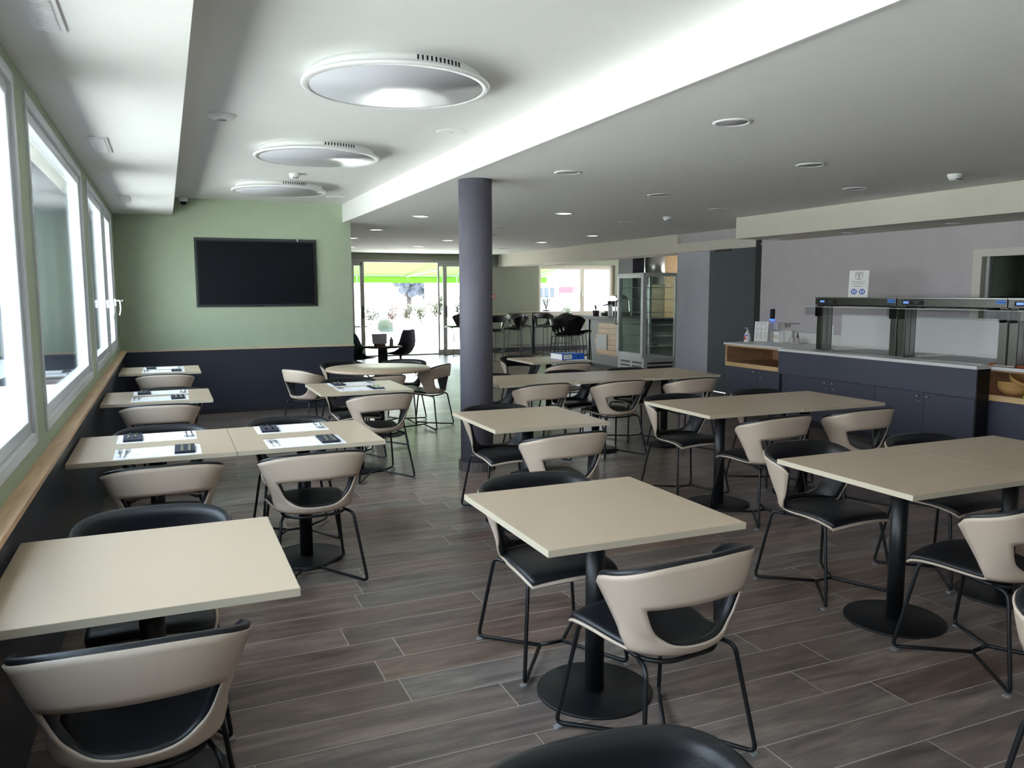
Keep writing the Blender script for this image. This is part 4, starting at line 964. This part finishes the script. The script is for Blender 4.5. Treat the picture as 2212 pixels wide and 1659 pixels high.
MB().lathe([(.036, 0), (.042, .01), (.044, .07), (.036, .115), (.016, .14), (.014, .155)], n=20).build('body', M['white'], t)
MB().tube([(0, 0, .155), (0, 0, .195), (-.03, -.02, .193)], .005).cyl((0, 0, .15), .017, .016, 14).build('pump', M['white'], t)
MB().box(-.028, .0, -.0465, -.0435, .035, .085).build('label_print', M['red'], t); MB().box(-.024, .022, -.0455, -.042, .092, .105).build('label_band', M['blue'], t)
t = thing('napkin_dispenser', 'white napkin dispenser on the worktop', 'dispenser', (7.66, 8.53, .9003), R(-15))
MB().box(-.08, .0, -.075, .075, 0, .15).build('body', M['white'], t, bevel=.008); MB().box(.0, .13, -.07, .07, .0, .16).build('hood', M['paper'], t, bevel=.02); MB().box(-.085, -.079, -.05, .05, .05, .10).build('opening', M['rail'], t)
t = thing('serving_tray', 'flat oval tray under the condiment jars', 'tray', (7.67, 8.24, .9003)); MB().lathe([(.09, 0), (.13, .008), (.135, .012), (.128, .012), (.088, .004), (0, .004)], n=32).build('plate', M['ctop'], t)
for i, (dx, dy, mm, lb) in enumerate(((-.05, .07, 'spice', 'leftmost small glass condiment jar'), (-.06, .025, 'spice', 'second small glass condiment jar'), (-.01, -.015, 'sauce', 'slim bottle of red sauce among the jars'), (-.055, -.06, 'spice', 'rightmost small glass condiment jar'))):
    j = thing('sauce_bottle' if i == 2 else 'condiment_jar', lb+' on the oval tray', 'bottle' if i == 2 else 'jar', (7.67+dx, 8.24+dy, .9048), 0, None if i == 2 else 'condiment jars on the tray')
    MB().lathe([(.018, 0), (.021, .006), (.021, .05), (.013, .062)] if i != 2 else [(.018, 0), (.02, .01), (.02, .07), (.008, .10)], n=16).build('body', M[mm], j); MB().lathe([(.015, .062), (.016, .078), (0, .08)] if i != 2 else [(.009, .10), (.009, .135), (0, .136)], n=14).build('lid', M['chrome'] if i != 2 else M['dgrey'], j)
o = MB().box(-.23, .28, -.75, .10, 0, .028).build('cutting_board', M['mahog'], bevel=.012); o.location = (7.22, 4.95, .8935); tag(o, 'reddish wooden board at the right end of the worktop', 'board')
# niche contents
def basket(label, loc, rx=0, ry=0, cat='basket'):
    t = thing('bread_basket', label, cat, loc, 0, 'wicker bread baskets'); t.rotation_euler = (rx, ry, 0)
    MB().lathe([(.0, 0), (.09, 0), (.128, .04), (.146, .08), (.153, .082), (.153, .074), (.136, .034), (.096, .006), (0, .006)], n=36).build('bowl', M['wicker'], t)
    MB().tube([(.150*math.cos(a*PI/12), .150*math.sin(a*PI/12), .082) for a in range(24)], .006, 6, closed=True).build('rim', M['wicker'], t)
for k, lb in enumerate(('lowest wicker bread basket of the nested stack in the niche', 'second wicker bread basket of the nested stack in the niche', 'third wicker bread basket of the nested stack in the niche')): basket(lb, (7.17, 4.885, .6285+k*.022))
basket('tilted wicker bread basket lying on the nested stack', (7.19, 4.82, .725), R(24), R(-10))
basket('wicker bread basket on the worktop at the right edge', (7.66, 4.56, .8935))
o = MB().box(-.12, .12, -.2, .2, 0, .02).build('green_tray', M['lime'], bevel=.004); o.location = (7.14, 4.52, .6285); tag(o, 'flat lime green tray beside the wicker baskets', 'tray')
o = MB().box(-.04, .04, -.015, .015, 0, .07).build('folded_note', M['paper']); o.location = (7.08, 7.70, .6405); tag(o, 'small folded white note in the corner of the left niche', 'note')

# ================================================================ GLASS DISPLAY
t = thing('glass_display_fridge', 'tall silver glass sided display fridge with empty shelves', 'display fridge', (7.70, 12.0, 0))
W_, D_ = .69, .88
MB().box(0, W_, 0, D_, .05, .42).build('machine_base', M['silver'], t, bevel=.004); MB().box(0, W_, 0, D_, 1.86, 1.92).build('top_cover', M['silver'], t, bevel=.004)
f = MB()
for x in (0, W_-.05):
    for y in (0, D_-.05): f.box(x, x+.05, y, y+.05, .42, 1.86)
f.build('frame', M['silver'], t, bevel=.004)
MB().box(.018, .024, .05, D_-.05, .42, 1.86).box(W_-.024, W_-.018, .05, D_-.05, .42, 1.86).box(.05, W_-.05, .018, .024, .42, 1.86).box(.05, W_-.05, D_-.024, D_-.018, .42, 1.86).build('pane', M['clear'], t)
d_ = MB().box(-.035, -.004, .0, .07, .42, 1.91).box(-.035, -.004, D_-.07, D_, .42, 1.91).box(-.035, -.004, .07, D_-.07, .42, .50).box(-.035, -.004, .07, D_-.07, 1.83, 1.91).build('door', M['silver'], t, bevel=.004)
MB().tube([(-.035, D_-.03, 1.0), (-.085, D_-.03, 1.0), (-.085, D_-.03, 1.42), (-.035, D_-.03, 1.42)], .013, fillet=.02).build('handle', M['steel'], d_)
MB().box(-.022, -.016, .07, D_-.07, .50, 1.83).build('pane', M['clear'], d_)
for z in (.62, .80, 1.0, 1.22, 1.45, 1.66):
    MB().box(.06, W_-.06, .06, D_-.06, z, z+.006).build('shelf', M['clear'], t)
    MB().tube([(.06, .06, z), (W_-.06, .06, z), (W_-.06, D_-.06, z), (.06, D_-.06, z)], .005, 6, closed=True).build('shelf_rim', M['chrome'], t)
s = MB()
for z in (.17, .24, .31):
    s.box(.07, W_-.08, -.006, .0, z, z+.03)
    s.box(-.006, 0, .08, .38, z, z+.035).box(-.006, 0, .46, .78, z, z+.035)
s.build('grille', M['dsteel'], t)
f = MB()
for x in (.06, W_-.06):
    for y in (.06, D_-.06): f.cyl((x, y, 0), .025, .05, 12)
f.build('feet', M['black'], t)

# ================================================================ BAR
t = thing('bar_counter', 'grey bar counter with thick top at the back right', 'bar counter', (8.42, 13.0, 0))
MB().box(-.04, 1.0, .2, 2.75, 1.0, 1.068).build('top_slab', M['dgrey'], t, bevel=.003)
MB().box(.02, .85, .25, 2.30, .06, 1.0).build('front_panel', M['grey'], t); MB().box(.05, .85, .25, 2.30, 0, .06).build('kick_plate', M['cabdk'], t)
MB().box(0, .85, 2.32, 2.42, 0, 1.0).build('leg_panel', M['blackm'], t); MB().box(.2, .85, 2.42, 2.70, .7, 1.0).build('side_box', M['grey'], t)
w_ = MB()
for k, (y0, y1) in enumerate(((1.02, 1.96), (1.0, 1.92), (1.03, 2.03), (1.0, 1.93), (1.02, 1.90), (1.0, 1.90))): w_.box(-.012, .018, y0, y1, .27+k*.112, .27+k*.112+.108)
w_.build('wooden_board', M['pine'], t)['label'] = 'pale pine boards'
MB().box(-.025, -.012, 1.5, 1.95, .38, .70).build('notice_frame', M['alu'], t)
shrub('potted_plant', 'small plant in a round plum pot on the bar', 8.72, 15.55, 1.18, .16, .06, M['leaf'], 40, 71, 'plant', pot=.075)
shrub('potted_plant', 'bushy green plant on the window sill behind the high table', 9.50, 19.70, 1.10, .36, .15, M['leaf'], 160, 72, 'plant', pot=.10)
t = thing('coffee_machine', 'silver coffee machine on the bar', 'coffee machine', (9.0, 15.25, 1.068))
MB().box(-.15, .25, -.3, .3, 0, .06).build('drip_tray', M['black'], t, bevel=.01)
MB().prism([(-.26, .06), (.26, .06), (.26, .42), (.10, .46), (-.10, .44), (-.22, .34)], -.02, .25, 'x').build('body', M['steel'], t, bevel=.02)
MB().box(-.12, .0, -.2, .2, .06, .10).cyl((-.06, -.1, .2), .035, .12, 14).cyl((-.06, .1, .2), .035, .12, 14).build('brew_group', M['blackm'], t)
MB().tube([(-.08, .1, .25), (-.2, .12, .22)], .014).tube([(-.08, -.1, .25), (-.2, -.08, .22)], .014).build('portafilter', M['black'], t)
o = MB().lathe([(.05, 0), (.055, .02), (.045, .24), (.035, .25), (0, .25)], n=18).build('white_jug', M['white']); o.location = (8.62, 14.75, 1.068); tag(o, 'tall white jug before the coffee machine', 'jug')
t = thing('tall_cupboard', 'tall navy cupboard at the back of the bar', 'cupboard', (9.67, 15.6, 0)); MB().box(0, .30, 0, .6, 0, ZL).build('body', M['dado'], t); MB().box(.0, .298, -.02, 0, .1, ZL-.05).build('door', M['dado'], t, bevel=.003)
o = MB().lathe([(.23, 1.75), (.23, ZL)], (10.2, 15.5, 0), 32).build('extractor_duct', M['steel']); tag(o, 'steel extractor duct hanging above the glass display', 'duct')
o = MB().box(10.48, 10.9, 15.5, 16.1, 0, ZL).build('wooden_cupboard', M['pine']); tag(o, 'pale wooden cupboard right of the steel duct', 'cupboard')
